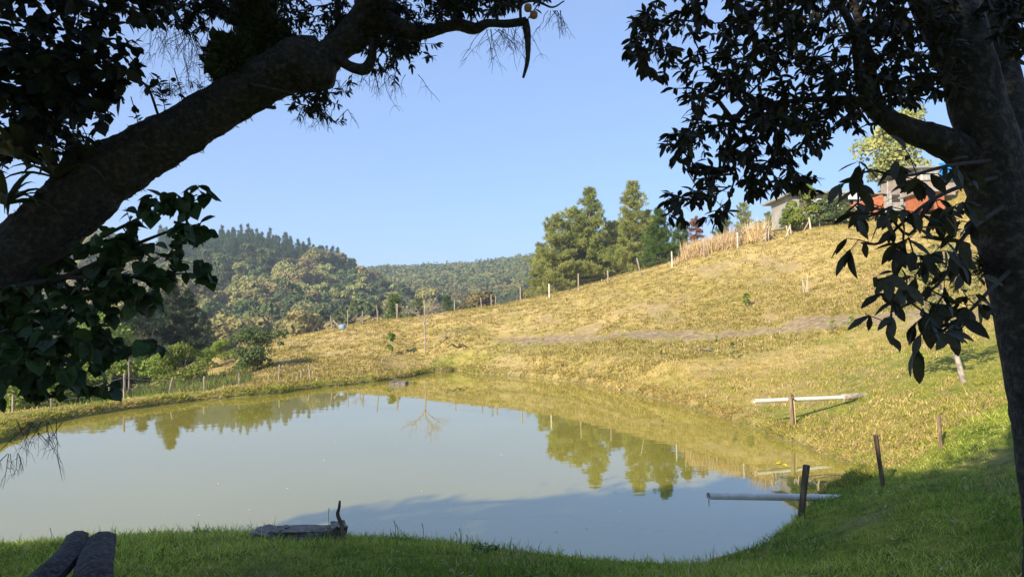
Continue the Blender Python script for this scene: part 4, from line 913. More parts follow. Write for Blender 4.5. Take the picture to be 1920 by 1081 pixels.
def put_leaves(root, meshes, Pt, D, Ls, rg, limit=300, stuffname='leaves', dist_from=(0, 0, 2.3)):
    """the leaves that show largest as objects of their own, the rest joined"""
    vis = [i for i in range(len(Pt)) if Pt[i][1] > .5 and abs(Pt[i][0]/Pt[i][1]) < .78 and (Pt[i][2]-2.3)/Pt[i][1] < .47]
    size = {i: Ls[i]/Pt[i][1] for i in vis}; vis.sort(key=lambda i: -size[i]); big = set(vis[:limit]); Minv = root_matrix(root).inverted()
    jv = []; jf = []; k = 0; tmpl = []
    for me in meshes:
        v = np.zeros(len(me.vertices)*3); me.vertices.foreach_get('co', v); tmpl.append((v.reshape(-1, 3), np.array([list(p.vertices) for p in me.polygons])))
    for i in range(len(Pt)):
        d = Vector(D[i]); up_ = Vector((rg.gauss(0, .5), rg.gauss(0, .5), 1)); sdv = up_.cross(d).normalized(); nn = d.cross(sdv)
        M = Matrix(((d.x, sdv.x, nn.x, 0), (d.y, sdv.y, nn.y, 0), (d.z, sdv.z, nn.z, 0), (0, 0, 0, 1))); L = Ls[i]; q = rg.randrange(len(meshes))
        if i in big:
            o = bpy.data.objects.new('leaf', meshes[q]); COL.objects.link(o); o.parent = root
            o.matrix_local = Minv @ (Matrix.Translation(Vector(Pt[i])) @ M @ Matrix.Diagonal((L, L, L, 1)))
        else:
            v, f = tmpl[q]; R = np.array(M)[:3, :3]; jv.append(v*L@R.T+Pt[i]); jf.append(f+k); k += len(v)
    if jv:
        me0 = meshes[0]; o = mesh(stuffname, np.concatenate(jv), np.concatenate(jf), [me0.materials[0]], smooth=True); adopt(root, o); tag(o, kind='stuff')

# ---- right hand tree
rgR = random.Random(21)
base = P(1990, 1000, 3.3); root = empty('evergreen_tree', (base.x, base.y, h1(base.x, base.y)), 'dark evergreen tree with upright lichened trunk filling the right edge, long leaves hanging', 'tree')
V, F, T, q1 = stem([(2010, 1180, 3.3, 80), (2003, 1000, 3.3, 68), (1969, 800, 3.3, 61), (1930, 600, 3.3, 54), (1880, 400, 3.3, 51), (1848, 250, 3.3, 50), (1810, 110, 3.3, 48), (1772, 0, 3.3, 56), (1742, -120, 3.3, 55), (1715, -300, 3.2, 45), (1690, -520, 3.1, 34)], 22, .05, 3, 8, .04)
m = MB(); m.add(V, F, T); o = m.build('trunk', M_bark_r, smooth=True); adopt(root, o)
V, F, T, q2 = stem([(2040, 1150, 3.4, 60), (2012, 980, 3.5, 52), (1984, 840, 3.6, 45), (1960, 700, 3.65, 40), (1942, 520, 3.65, 38), (1918, 340, 3.65, 36), (1888, 180, 3.65, 32), (1866, 60, 3.65, 28), (1850, -80, 3.6, 24), (1840, -260, 3.5, 18)], 16, .07, 5, 7, .05)
m = MB(); m.add(V, F, T); o = m.build('second_trunk', M_bark_r, smooth=True); adopt(root, o)
V, F, T, q3 = stem([(1850, 310, 3.3, 34), (1800, 282, 3.3, 34), (1745, 258, 3.28, 27), (1690, 238, 3.25, 22), (1648, 212, 3.2, 17), (1612, 190, 3.15, 10), (1560, 186, 3.1, 7), (1480, 190, 3.1, 5), (1400, 200, 3.1, 4)], 14, .12, 6, 7, .06)
m = MB(); m.add(V, F, T)
V, F, T, q4 = stem([(1655, 215, 3.2, 14), (1640, 170, 3.18, 10), (1625, 90, 3.15, 9), (1600, 0, 3.1, 8), (1580, -100, 3.1, 6)], 8, .1, 7, 4); m.add(V, F, T)
V, F, T, q5 = stem([(1632, 205, 3.2, 12), (1612, 150, 3.1, 9), (1600, 60, 3.0, 8), (1560, -20, 3.0, 6)], 8, .1, 8, 4); m.add(V, F, T)
V, F, T, q6 = stem([(1800, 60, 3.3, 20), (1740, 20, 3.2, 16), (1690, -30, 3.1, 12), (1500, -80, 3.0, 8), (1300, -60, 3.0, 5)], 8, .1, 9, 5); m.add(V, F, T)
o = m.build('limb', M_bark_r, smooth=True); adopt(root, o)
skel = nodes_of(q3)[8:]+nodes_of(q4)+nodes_of(q5)+nodes_of(q6)+nodes_of(q1)[40:]
poly1 = [(1188, 55), (1215, 10), (1260, -40), (1700, -60), (1800, 0), (1800, 190), (1700, 205), (1620, 240), (1560, 270), (1530, 300), (1500, 345), (1430, 360), (1330, 380), (1262, 385), (1255, 370), (1290, 340), (1255, 265), (1310, 235), (1285, 190), (1330, 150), (1230, 145), (1190, 120)]
tg = sample_poly(poly1, 560, (2.7, 3.5), rgR)
for cx0, cy0, n in [(1205, 45, 12), (1195, 100, 10), (1300, 180, 10), (1268, 265, 12), (1270, 380, 10), (1345, 395, 8), (1415, 345, 10), (1480, 335, 10), (1525, 345, 5), (1455, 300, 8), (1320, 320, 14), (1380, 270, 16), (1440, 220, 16)]:
    for i in range(n): tg.append(P(cx0+rgR.gauss(0, 16), cy0+rgR.gauss(0, 13), rgR.uniform(2.8, 3.2)))
tg += sample_poly([(1380, -30), (1800, -30), (1800, 170), (1700, 190), (1560, 250), (1400, 230), (1320, 120)], 330, (2.8, 3.9), rgR)
tg += sample_poly([(1400, -60), (1850, -60), (1850, -420), (1300, -420)], 160, (1.5, 4.0), rgR)       # crown above the frame
tg += sample_poly([(1845, 0), (1960, -20), (1960, 130), (1880, 90)], 70, (2.7, 3.2), rgR)+sample_poly([(1900, 100), (2000, 100), (2000, 400), (1925, 380)], 40, (3.6, 4.2), rgR)
buf, par, cnt, tips = grow(skel+nodes_of(q2)[46:], tg, rgR)
V, F = wood(buf, par, cnt, .0018, .42, .02); o = mesh('branches', V, F, M_twig); adopt(root, o); tag(o, kind='stuff')
Pt, D = whorls(buf, par, tips, rgR, 6, 8, .9, .35)
LM = leaf_meshes('lance', [M_leaf_n1], 4, 5)
# low hanging branch with the big leaves
sk2 = []
m = MB()
for path in [[(1880, 330, 3.3, 5), (1800, 350, 2.8, 4), (1740, 380, 2.5, 3.4), (1690, 420, 2.4, 2.8), (1650, 455, 2.35, 3), (1615, 455, 2.3, 2.2)], [(1890, 380, 3.3, 5), (1810, 440, 2.7, 4), (1770, 520, 2.5, 3), (1720, 560, 2.45, 3), (1670, 585, 2.4, 2)],
             [(1900, 500, 3.3, 4.5), (1840, 560, 2.8, 3.5), (1805, 600, 2.55, 3), (1795, 640, 2.5, 3), (1792, 665, 2.5, 2)], [(1870, 300, 3.3, 4.5), (1780, 310, 2.8, 3.6), (1700, 330, 2.5, 3), (1640, 320, 2.4, 2.5)], [(1740, 380, 2.5, 4), (1705, 440, 2.42, 3), (1660, 400, 2.4, 2), (1625, 408, 2.35, 2)]]:
    V, F, T, qq = stem(path, 6, .06, 2, 4); m.add(V, F, T); sk2 += nodes_of(qq)
o = m.build('hanging_branch', M_twig, smooth=True); adopt(root, o)
tg2 = []
for cx0, cy0, n, D_ in [(1612, 312, 3, 2.3), (1632, 335, 3, 2.3), (1690, 300, 5, 2.5), (1745, 330, 6, 2.5), (1800, 320, 6, 2.6), (1655, 395, 5, 2.25), (1610, 405, 3, 2.3), (1700, 400, 6, 2.3), (1590, 455, 1, 2.3), (1620, 460, 1, 2.3), (1740, 400, 4, 2.4), (1790, 385, 6, 2.5),
                        (1690, 470, 6, 2.35), (1740, 480, 7, 2.4), (1790, 460, 6, 2.5), (1820, 520, 6, 2.6), (1700, 530, 5, 2.4), (1660, 525, 3, 2.4), (1760, 560, 7, 2.45), (1650, 590, 3, 2.35), (1665, 560, 2, 2.4), (1720, 600, 3, 2.4), (1800, 590, 5, 2.5), (1735, 630, 4, 2.3), (1785, 640, 4, 2.35), (1840, 560, 4, 2.6), (1830, 430, 5, 2.6), (1770, 590, 4, 2.4)]:
    for i in range(n): tg2.append(P(cx0-8+rgR.gauss(0, 18), cy0+rgR.gauss(0, 16), D_+rgR.uniform(-.15, .15)))
b2, p2_, c2, t2_ = grow(sk2, tg2, rgR, .05, .1)
V, F = wood(b2, p2_, c2, .0015, .4, .008); o = mesh('branches', V, F, M_twig); adopt(root, o); tag(o, kind='stuff')
Pt2, D2 = whorls(b2, p2_, t2_, rgR, 2, 3, .75, .75, .4)
Ls = np.concatenate([RNG.uniform(.034, .066, len(Pt)), RNG.uniform(.05, .105, len(Pt2))])
put_leaves(root, LM, np.concatenate([Pt, Pt2]), np.concatenate([D, D2]), Ls, rgR)
# bristly moss tufts on the trunk
q = nodes_of(q1); tp = []
V_, F_ = [], []
ctr = P(1858, 498, 3.25); n = 260; d = unit(RNG.normal(size=(n, 3))+np.array([-1.2, -.2, .1])); V, F = leafbatch(np.array(ctr)[None]+RNG.normal(size=(n, 3))*.025, d, rv(n), RNG.uniform(.04, .10, n), np.full(n, .006))
o = mesh('moss_tuft', V, F[0], M_twig); adopt(root, o)

# ---- left hand leaning tree
rgL = random.Random(33)
a = P(-330, 880, 3.1); root = empty('leaning_tree', (a.x, a.y, h1(a.x, a.y)), 'huge dark tree leaning in from the left edge with gnarled knob and side bough', 'tree')
V, F, T, ql = stem([(-620, 1400, 3.0, 130), (-460, 1080, 3.05, 112), (-300, 840, 3.1, 100), (-150, 685, 3.15, 88), (-10, 534, 3.2, 68), (90, 431, 3.25, 60), (176, 347, 3.3, 55), (245, 300, 3.32, 51), (320, 257, 3.35, 47), (430, 191, 3.4, 43), (515, 141, 3.4, 44), (572, 116, 3.4, 50), (606, 104, 3.4, 36)], 56, .07, 1, 14, .07)
m = MB(); m.add(V, F, T); o = m.build('trunk', M_bark, smooth=True); adopt(root, o)
kn = rock('knob', P(590, 128, 3.38), (.17, .16, .17), 3.3, M_bark, None, 0, .16); kn.name = 'knob'; sub = kn.modifiers.new('smooth', 'SUBSURF'); sub.levels = 1; sub.render_levels = 1
for p_ in kn.data.polygons: p_.use_smooth = True
for v in kn.data.vertices:
    L_ = Vector((v.co.x/.17, v.co.y/.16, v.co.z/.17)); l2 = L_.length; L_ = L_.normalized()*(.56+.14*(l2-.6)+.06*mnoise.noise(L_*4)); v.co = Vector((L_.x*.21, L_.y*.20, L_.z*.22))
adopt(root, kn)
m = MB(); skl = []
def lim(path, s=12, lump=.14, seed=0, rd=.06):
    V, F, T, qq = stem(path, s, lump, seed, 6, rd); m.add(V, F, T); return nodes_of(qq)
A1 = lim([(598, 118, 3.4, 36), (632, 92, 3.4, 27), (665, 62, 3.4, 32), (700, 20, 3.38, 38), (705, -60, 3.25, 42), (700, -250, 2.7, 38), (640, -460, 2.1, 30)], 18, .1, 4)
A2 = lim([(690, 42, 3.4, 26), (728, 44, 3.35, 20), (770, 60, 3.3, 18), (800, 60, 3.3, 13), (832, 52, 3.28, 11), (860, 46, 3.25, 12), (890, 54, 3.22, 12), (915, 44, 3.2, 9), (950, 45, 3.2, 8.5), (987, 40, 3.2, 9)], 12, .18, 5)
A3 = lim([(984, 38, 3.2, 7), (988, 60, 3.2, 7), (990, 95, 3.2, 5), (988, 120, 3.2, 4), (981, 146, 3.2, 2.2)], 8, .2, 6)
A4 = lim([(630, 100, 3.38, 14), (652, 122, 3.35, 10), (682, 130, 3.33, 11), (697, 108, 3.33, 9), (699, 60, 3.36, 9), (700, 30, 3.4, 8)], 10, .15, 7)
A5 = lim([(520, 120, 3.5, 20), (480, 60, 3.55, 36), (478, 0, 3.5, 44), (470, -120, 3.2, 40), (440, -320, 2.5, 30)], 16, .12, 8)
A6 = lim([(480, 62, 3.52, 16), (455, 42, 3.5, 13), (430, 32, 3.45, 12), (408, 8, 3.4, 11), (398, -30, 3.4, 10)], 10, .15, 9)
A7 = lim([(633, 80, 3.42, 7), (634, 30, 3.42, 6), (634, -60, 3.4, 6)], 6, .1, 1); A8 = lim([(852, 44, 3.25, 7), (855, 10, 3.25, 6), (860, -70, 3.2, 5)], 6, .1, 2)
A9 = lim([(932, 42, 3.2, 4), (930, 0, 3.2, 3.5), (925, -60, 3.2, 3)], 6, .1, 3); A10 = lim([(976, 38, 3.2, 3), (978, 8, 3.2, 3), (1005, 2, 3.2, 2.5), (1035, 14, 3.2, 1.8), (1058, 2, 3.2, 1.2)], 6, .1, 3)
A11 = lim([(470, 160, 3.3, 6), (545, 176, 3.2, 3), (560, 188, 3.2, 2)], 5, .1, 3); A12 = lim([(500, 200, 3.3, 4), (515, 202, 3.2, 4)], 5, .2, 3)
A13 = lim([(296, 215, 3.3, 3), (280, 170, 3.3, 2.5), (262, 150, 3.3, 2), (250, 140, 3.25, 1.6)], 5, .1, 3)
o = m.build('bough', M_bark, smooth=True); adopt(root, o)
# moss lumps and fern tufts riding on the trunk
def fuzz(name, centre, rad, n, L0, L1, wd, mt, down=0.0, seed=1):
    g = np.random.default_rng(seed); d = unit(g.normal(size=(n, 3))); p = np.array(centre)[None]+d*np.array(rad)[None]*g.uniform(.5, 1, (n, 1)); d2 = unit(d+g.normal(size=(n, 3))*.6+np.array([0, 0, -down])); V, F = leafbatch(p, d2, g.normal(size=(n, 3)), g.uniform(L0, L1, n), np.full(n, wd)); return mesh(name, V, F[0], mt)
o = fuzz('moss_cushion', P(435, 112, 3.38), (.10, .09, .11), 2600, .03, .07, .014, M_moss, 0, 3); adopt(root, o); tag(o, kind='stuff')
o = rock('moss_lump', P(440, 112, 3.42), (.20, .17, .22), 6.1, M_moss, None, .2, .2); adopt(root, o)
o = fuzz('moss_cushion', P(500, 70, 3.45), (.10, .09, .12), 1600, .03, .08, .012, M_moss, .3, 4); adopt(root, o); tag(o, kind='stuff')
# bark hair all along the lower edge
g = np.random.default_rng(12); idx = g.integers(0, len(ql), 2600); c0 = ql[idx]; dr = unit(g.normal(size=(2600, 3))); dr = unit(dr-np.array([0, 1., 0])*np.minimum(0, 0)); pb = c0[:, :3]+dr*c0[:, 3:4]*1.0
V, F = leafbatch(pb, unit(dr+g.normal(size=dr.shape)*.8), g.normal(size=dr.shape), g.uniform(.01, .035, len(pb)), np.full(len(pb), .006)); o = mesh('bark_lichen', V, F[0], M_moss); adopt(root, o); tag(o, kind='stuff')
# its fine narrow leaves in sprays
tn = []
def blob(cx0, cy0, sx, sy, n, D0, D1): 
    return [P(cx0+rgL.gauss(0, sx), cy0+rgL.gauss(0, sy), rgL.uniform(D0, D1)) for i in range(n)]
tn += blob(745, 80, 32, 26, 120, 3.2, 3.7)+blob(720, 20, 45, 20, 80, 3.2, 3.7)+blob(600, 190, 24, 18, 46, 3.2, 3.5)+blob(560, 20, 40, 24, 60, 3.3, 3.7)+blob(620, 60, 20, 25, 36, 3.4, 3.7)+blob(895, 5, 40, 14, 60, 3.0, 3.4)+blob(830, 0, 25, 18, 40, 3.0, 3.4)+blob(420, 10, 36, 18, 60, 3.2, 3.6)+blob(350, 20, 30, 20, 46, 3.2, 3.6)+blob(970, -10, 30, 14, 30, 3.0, 3.4)+blob(650, -100, 260, 50, 160, 2.6, 4.0)
buf, par, cnt, tips = grow(A1+A2+A4+A5+A6+A7+A8+A9+A11, tn, rgL, .02, .12)
V, F = wood(buf, par, cnt, .0012, .4, .012, 4); o = mesh('twigs', V, F, M_twig); adopt(root, o); tag(o, kind='stuff')
Pt, D = whorls(buf, par, tips, rgL, 9, 14, 1.0, .3, .9)
LN = leaf_meshes('lance', [M_leaf_n3], 3, 50)
for me in LN:
    for v in me.vertices: v.co.y *= .72
put_leaves(root, LN, Pt, D, RNG.uniform(.026, .048, len(Pt)), rgL)
# bare dangling twigs
m = MB()
def dangle(cx0, cy0, n, L0, L1, spread, D0=3.2, th=.0016, down=1.0):
    for i in range(n):
        p = P(cx0+rgL.gauss(0, spread), cy0, D0+rgL.uniform(-.1, .1)); d = Vector((rgL.gauss(0, .5), rgL.gauss(0, .3), -down)); q = [p]; L = rgL.uniform(L0, L1)
        for k in range(5): d += Vector((rgL.gauss(0, .3), rgL.gauss(0, .2), -.1)); q.append(q[-1]+d.normalized()*L/5)
        m.tube(q, np.linspace(th, th*.4, 6), 4, cap=False)
        for k in range(5):
            j = rgL.randint(1, 4); e = Vector((rgL.gauss(0, 1), rgL.gauss(0, 1), -.6)).normalized()*L*.25; m.tube([q[j], q[j]+e*.6, q[j]+e+Vector((0, 0, -.02))], [th*.6, th*.4, th*.25], 3, cap=False)
dangle(930, 55, 14, .12, .24, 12); dangle(960, 50, 8, .1, .2, 16); dangle(1040, 20, 10, .08, .16, 8); dangle(360, 60, 24, .12, .3, 30); dangle(330, 30, 14, .1, .25, 30); dangle(740, 140, 8, .08, .2, 24); dangle(610, 205, 16, .06, .13, 26); dangle(640, 150, 8, .05, .12, 14); dangle(720, 130, 10, .06, .14, 22)
dangle(310, 180, 22, .05, .14, 16, 3.3, .0015, -1); dangle(75, 790, 12, .10, .26, 22, 2.4, .0014); dangle(110, 250, 12, .08, .2, 60, 3.2, .002, .6); dangle(375, 165, 14, .03, .08, 14, 3.3, .0014, -1); dangle(25, 850, 6, .05, .12, 9, 2.4, .0014)
o = m.build('dangling_twigs', M_twig); adopt(root, o)
# two orange brown fruit at the bough end
b = MB()
for px, py, D_ in [(990, 15, 3.15), (1001, 28, 3.15)]:
    root2 = None; zz = np.linspace(-1, 1, 9); b = MB(); c0 = P(px, py, D_); b.tube([c0+Vector((0, 0, z*.021)) for z in zz], [.002+.017*math.sqrt(max(0, 1-z*z)) for z in zz], 10)
    o = b.build('seed_pod', mat('brown_pod', (.40, .22, .12), var=(.28, .15, .08), scale=30), smooth=True); adopt(root, o)

# ---- leafy tree at the top left
rgT = random.Random(44)
tb = (-6.6, 3.2); root = empty('oval_leaved_tree', (*tb, h1(*tb)), 'tree with small dark oval leaves crowding the top left corner', 'tree')
p0 = P(-900, 300, 3.2); m = MB()
def limT(rows, s=8):
    q = spline([(*p_, r) for p_, r in rows], 5); V, F, T = tube(q[:, :3], q[:, 3], s, .1); m.add(V, F, T); return nodes_of(q)
z0 = h1(*tb); T1 = limT([((tb[0], tb[1], z0-.2), .17), ((tb[0]+.1, 3.2, 1.9), .14), ((tb[0]+.2, 3.1, 2.8), .11), ((tb[0]+.3, 3.1, 3.45), .07)], 12)
o = m.build('trunk', M_bark, smooth=True); adopt(root, o); m = MB()
T2 = limT([((tb[0]+.3, 3.1, 3.4), .07), ((-4.8, 3.1, 3.9), .05), (tuple(P(-220, 60, 3.2)), .035), (tuple(P(-20, 60, 3.2)), .022), (tuple(P(110, 110, 3.15)), .012), (tuple(P(200, 160, 3.1)), .006)])
T3 = limT([((-4.8, 3.1, 3.9), .04), (tuple(P(-150, -60, 3.0)), .025), (tuple(P(60, -20, 3.0)), .016), (tuple(P(200, 20, 3.0)), .008)])
T4 = limT([(tuple(P(-220, 60, 3.2)), .03), (tuple(P(-60, 160, 3.15)), .015), (tuple(P(80, 200, 3.1)), .008)])
o = m.build('limb', M_bark, smooth=True); adopt(root, o)
poly = [(-120, -120), (330, -100), (335, 10), (300, 40), (262, 35), (240, 60), (262, 70), (262, 140), (225, 190), (215, 240), (160, 262), (110, 225), (60, 235), (20, 180), (-120, 200)]
tt = sample_poly(poly, 430, (2.7, 3.3), rgT)+[P(50+rgT.gauss(0, 50), 260+rgT.gauss(0, 30), rgT.uniform(3.2, 3.5)) for i in range(70)]+[P(100+rgT.gauss(0, 55), 150+rgT.gauss(0, 45), rgT.uniform(2.8, 3.2)) for i in range(150)]
tt += sample_poly([(-700, -300), (200, -300), (200, -100), (-700, 250)], 120, (2.2, 3.6), rgT)
buf, par, cnt, tips = grow(T2+T3+T4, tt, rgT, .03, .13); V, F = wood(buf, par, cnt, .0015, .4, .012, 4); o = mesh('twigs', V, F, M_twig); adopt(root, o); tag(o, kind='stuff')
Pt, D = whorls(buf, par, tips, rgT, 5, 8, 1.0, .35, .9); LO = leaf_meshes('oval', [M_leaf_n3], 3, 70); put_leaves(root, LO, Pt, D, RNG.choice([.035, .042, .05, .075], len(Pt))*RNG.uniform(.85, 1.2, len(Pt)), rgT)

# ---- heart leaved tree below the leaning trunk
rgH = random.Random(55); tb = (-3.9, 3.1); z0 = h1(*tb); root = empty('heart_leaved_tree', (*tb, z0), 'shaded tree with large heart shaped leaves below the leaning trunk', 'tree')
m = MB(); T1 = limT([((tb[0], tb[1], z0-.2), .09), ((-3.8, 3.1, 1.3), .08), ((-3.5, 3.1, 2.1), .06), ((-3.2, 3.15, 2.7), .04)], 10); o = m.build('trunk', M_bark, smooth=True); adopt(root, o); m = MB()
T2 = limT([((-3.5, 3.1, 2.1), .04), (tuple(P(-40, 560, 3.1)), .03), (tuple(P(120, 520, 3.1)), .016), (tuple(P(250, 460, 3.1)), .009), (tuple(P(350, 420, 3.1)), .004)])
T3 = limT([((-3.7, 3.1, 1.6), .03), (tuple(P(-40, 700, 3.0)), .02), (tuple(P(90, 670, 3.0)), .01), (tuple(P(190, 640, 2.9)), .005)])
T4 = limT([(tuple(P(-40, 560, 3.1)), .02), (tuple(P(140, 470, 3.2)), .011), (tuple(P(280, 400, 3.2)), .006), (tuple(P(370, 365, 3.2)), .003)])
T5 = limT([(tuple(P(120, 520, 3.1)), .01), (tuple(P(240, 520, 3.0)), .006), (tuple(P(350, 512, 3.0)), .003)])
o = m.build('limb', M_twig, smooth=True); adopt(root, o)
th = sample_poly([(-60, 560), (60, 520), (150, 450), (260, 390), (300, 440), (300, 520), (260, 590), (140, 600), (130, 660), (60, 640), (-60, 620)], 100, (2.8, 3.5), rgH)
th += sample_poly([(-60, 600), (130, 600), (200, 640), (150, 700), (120, 740), (-60, 760)], 75, (2.6, 3.2), rgH)
for cx0, cy0, n in [(280, 385, 6), (320, 380, 6), (350, 385, 6), (395, 365, 3), (370, 430, 6), (345, 420, 4), (330, 470, 5), (385, 515, 4), (320, 525, 6), (270, 560, 7), (200, 520, 9), (220, 455, 8), (275, 640, 2), (190, 630, 5), (215, 660, 4), (150, 725, 3), (190, 735, 2), (270, 655, 1), (180, 680, 4), (60, 720, 6)]:
    th += [P(cx0+rgH.gauss(0, 13), cy0+rgH.gauss(0, 11), 3.0+rgH.uniform(-.12, .12)) for i in range(n)]
buf, par, cnt, tips = grow(T1[8:]+T2+T3+T4+T5, th, rgH, .03, .12); V, F = wood(buf, par, cnt, .0016, .4, .01, 4); o = mesh('twigs', V, F, M_twig); adopt(root, o); tag(o, kind='stuff')
Pt, D = whorls(buf, par, tips, rgH, 3, 5, .9, .7, .9); LH = leaf_meshes('heart', [M_leaf_n2], 4, 90); put_leaves(root, LH, Pt, D, RNG.uniform(.045, .078, len(Pt)), rgH)

# ---- bromeliads perched on the leaning trunk
M_brom = mat('strap_leaves', (.045, .06, .025), var=(.075, .07, .035), scale=4, rough=.5, transl=.15)
def bromeliad(p, n, L, w, seed, label, root_n=0):
    g = random.Random(seed); t = empty('bromeliad', p, label, 'bromeliad', 'bromeliads perched on the leaning trunk'); b0 = []
    for i in range(n):
        a = i*2.4+g.random()*.4; el = g.uniform(.25, 1.1); l_ = L*g.uniform(.7, 1.1); q = []; V = []; F = []; dx, dy = math.cos(a), math.sin(a)
        for k in range(7):
            s = k/6; r_ = l_*(s*math.cos(el)); z = l_*(s*math.sin(el)-.55*s*s*s*(1.2-el*.5)); ww = w*(1-s**2.2)*(.7+.3*min(1, s*4)); q = np.array([dx*r_, dy*r_, z]); sd = np.array([-dy, dx, 0])
            V += [q+sd*ww/2+np.array([0, 0, ww*.25]), q, q-sd*ww/2+np.array([0, 0, ww*.25])]
        for k in range(6): a_ = 3*k; F += [(a_, a_+1, a_+4, a_+3), (a_+1, a_+2, a_+5, a_+4)]
        m = MB(); m.add(V, F); m.build('leaf', M_brom, t, smooth=True)
    return t
bromeliad(P(105, 335, 3.15), 26, .30, .040, 1, 'largest bromeliad, its long straps reaching over the trunk at the left'); bromeliad(P(35, 300, 3.1), 24, .30, .045, 2, 'bromeliad at the very left edge on top of the leaning trunk')
bromeliad(P(160, 300, 3.2), 16, .20, .03, 3, 'smaller bromeliad highest up the trunk of the strap leaved plants'); bromeliad(P(10, 385, 3.05), 24, .30, .035, 4, 'drooping bromeliad hugging the near face of the trunk')
# small leafy sprigs rooted on top of the trunk
for px, py, n, s_, lb in [(312, 190, 26, .06, 'upright leafy sprig rooted on the trunk below the gap of sky'), (264, 232, 10, .05, 'tiny star shaped sprig lower down the trunk'), (400, 140, 22, .055, 'leafy sprig beside the mossy lump on the trunk'), (345, 178, 10, .05, 'small sprig on the trunk right of the upright one')]:
    c0 = P(px, py+10, 3.32); b = MB(); b.tube([c0+Vector((0, 0, -.05)), c0+Vector((-.02, 0, .06)), c0+Vector((-.05, 0, .16))], .0025, 4); r_ = empty('trunk_sprig', c0, lb, 'sprig', 'leafy sprigs rooted on the leaning trunk'); o = b.build('stem', M_twig); adopt(r_, o)
    for i in range(n):
        f = i/n; p = c0+Vector((-.05*f+rgT.gauss(0, .012), rgT.gauss(0, .012), .16*f*(n/26)**.5)); d = Vector((rgT.gauss(0, 1), rgT.gauss(0, 1), .5)).normalized(); sd = Vector((0, 0, 1)).cross(d).normalized(); nn = d.cross(sd)
        o = bpy.data.objects.new('leaf', LO[i % 3]); COL.objects.link(o); o.parent = r_; L = s_*rgT.uniform(.5, .9); o.matrix_local = Matrix.Translation(p-c0) @ Matrix(((d.x, sd.x, nn.x, 0), (d.y, sd.y, nn.y, 0), (d.z, sd.z, nn.z, 0), (0, 0, 0, 1))) @ Matrix.Diagonal((L, L, L, 1))

# ---- sapling with pale trunk beyond the stakes
p = at(1802, 12.5); KS[0] = 1.0; root = empty('young_tree', p, 'young tree with pale trunk casting a shadow on the green slope at right', 'tree')
m = MB(); q = [tuple(p+Vector((0, 0, -.1))), tuple(P(1797, 680, 12.5)), tuple(P(1785, 640, 12.5)), tuple(P(1778, 590, 12.5)), tuple(P(1765, 540, 12.5)), tuple(P(1752, 490, 12.5))]
qq = spline(q, 4); m.tube(qq, np.linspace(.055, .018, len(qq)), 8, rough=.1); o = m.build('trunk', mat('pale_spotted_bark', (.42, .36, .29), var=(.22, .18, .15), scale=14, bump=.4), smooth=True); adopt(root, o)
ts = []; 
for cx0, cy0, n in [(1700, 500, 22), (1740, 520, 26), (1790, 500, 26), (1820, 540, 18), (1760, 570, 22), (1700, 560, 16), (1760, 470, 20), (1830, 480, 14)]: ts += [P(cx0+rgT.gauss(0, 16), cy0+rgT.gauss(0, 14), 12.5+rgT.gauss(0, .35)) for i in range(n)]
buf, par, cnt, tips = grow([Vector(x) for x in qq[8:]], ts, rgT, .03, .2); V, F = wood(buf, par, cnt, .004, .4, .02, 4); o = mesh('branches', V, F, M_bark_far); adopt(root, o); tag(o, kind='stuff')
Pt, D = whorls(buf, par, tips, rgT, 4, 6, 1.0, .35, .9); L = RNG.uniform(.10, .19, len(Pt)); V, F = leafbatch(Pt, D, rv(len(Pt))+np.array([0, 0, 1.]), L, L*.34, 'lance'); o = mesh('crown', V, F[0], M_leaf_olive); adopt(root, o)

# ---- the old trees behind the viewer whose shade lies on the near bank and water
M_leaf_sh = mat('old_tree_leaves', (.05, .075, .022), rnd=.1, transl=.2)
def shade_tree(x, y_, boxes, n, seed, label):
    g = np.random.default_rng(seed); z0 = h1(x, y_); root = empty('shade_tree', (x, y_, z0), label, 'tree', 'old trees on the bank behind the viewpoint'); rg = random.Random(seed)
    m = MB(); q = spline([(x, y_, z0-.3, .28), (x+.1, y_, z0+1.5, .22), (x, y_+.1, z0+3.2, .18), (x+.2, y_, z0+5.0, .10)], 5); V, F, T = tube(q[:, :3], q[:, 3], 12, .1); m.add(V, F, T); o = m.build('trunk', M_bark, smooth=True); adopt(root, o)
    tg = []
    for (cx, cy, cz_, rx, ry, rz, w) in boxes:
        k = int(n*w); d = unit(g.normal(size=(k, 3)))*g.random((k, 1))**(1/2.6); tg += [Vector(v) for v in np.array([cx, cy, cz_])+d*np.array([rx, ry, rz])]
    buf, par, cnt, tips = grow(nodes_of(q)[6:], tg, rg, .05, .4); V, F = wood(buf, par, cnt, .004, .45, .09, 4); o = mesh('branches', V, F, M_bark_far); adopt(root, o); tag(o, kind='stuff')
    Pt, D = whorls(buf, par, tips, rg, 12, 16, 1.0, .3, .9); Pt = Pt+g.normal(size=Pt.shape)*.10; L = g.uniform(.16, .26, len(Pt)); V, F = leafbatch(Pt, D, g.normal(size=D.shape)*.5+np.array([-.3, -.5, .6]), L, L*.6); o = mesh('crown', V, F[0], M_leaf_sh); adopt(root, o)
shade_tree(-9.0, -3.4, [(-9.6, -3, 4.6, 2.6, 1.4, 2.0, .38), (-7.4, -3, 6.4, 2.3, 1.3, 1.9, .48), (-9.9, -3, 6.9, 1.3, 1.1, 1.0, .14)], 1300, 1, 'old tree behind the viewpoint, furthest to the left')
shade_tree(-4.6, -3.4, [(-5.6, -2.8, 6.6, 2.4, 1.3, 1.9, .5), (-4.2, -2.6, 4.6, 2.6, 1.2, 1.9, .5)], 1450, 2, 'old tree behind the viewpoint, middle of the three')
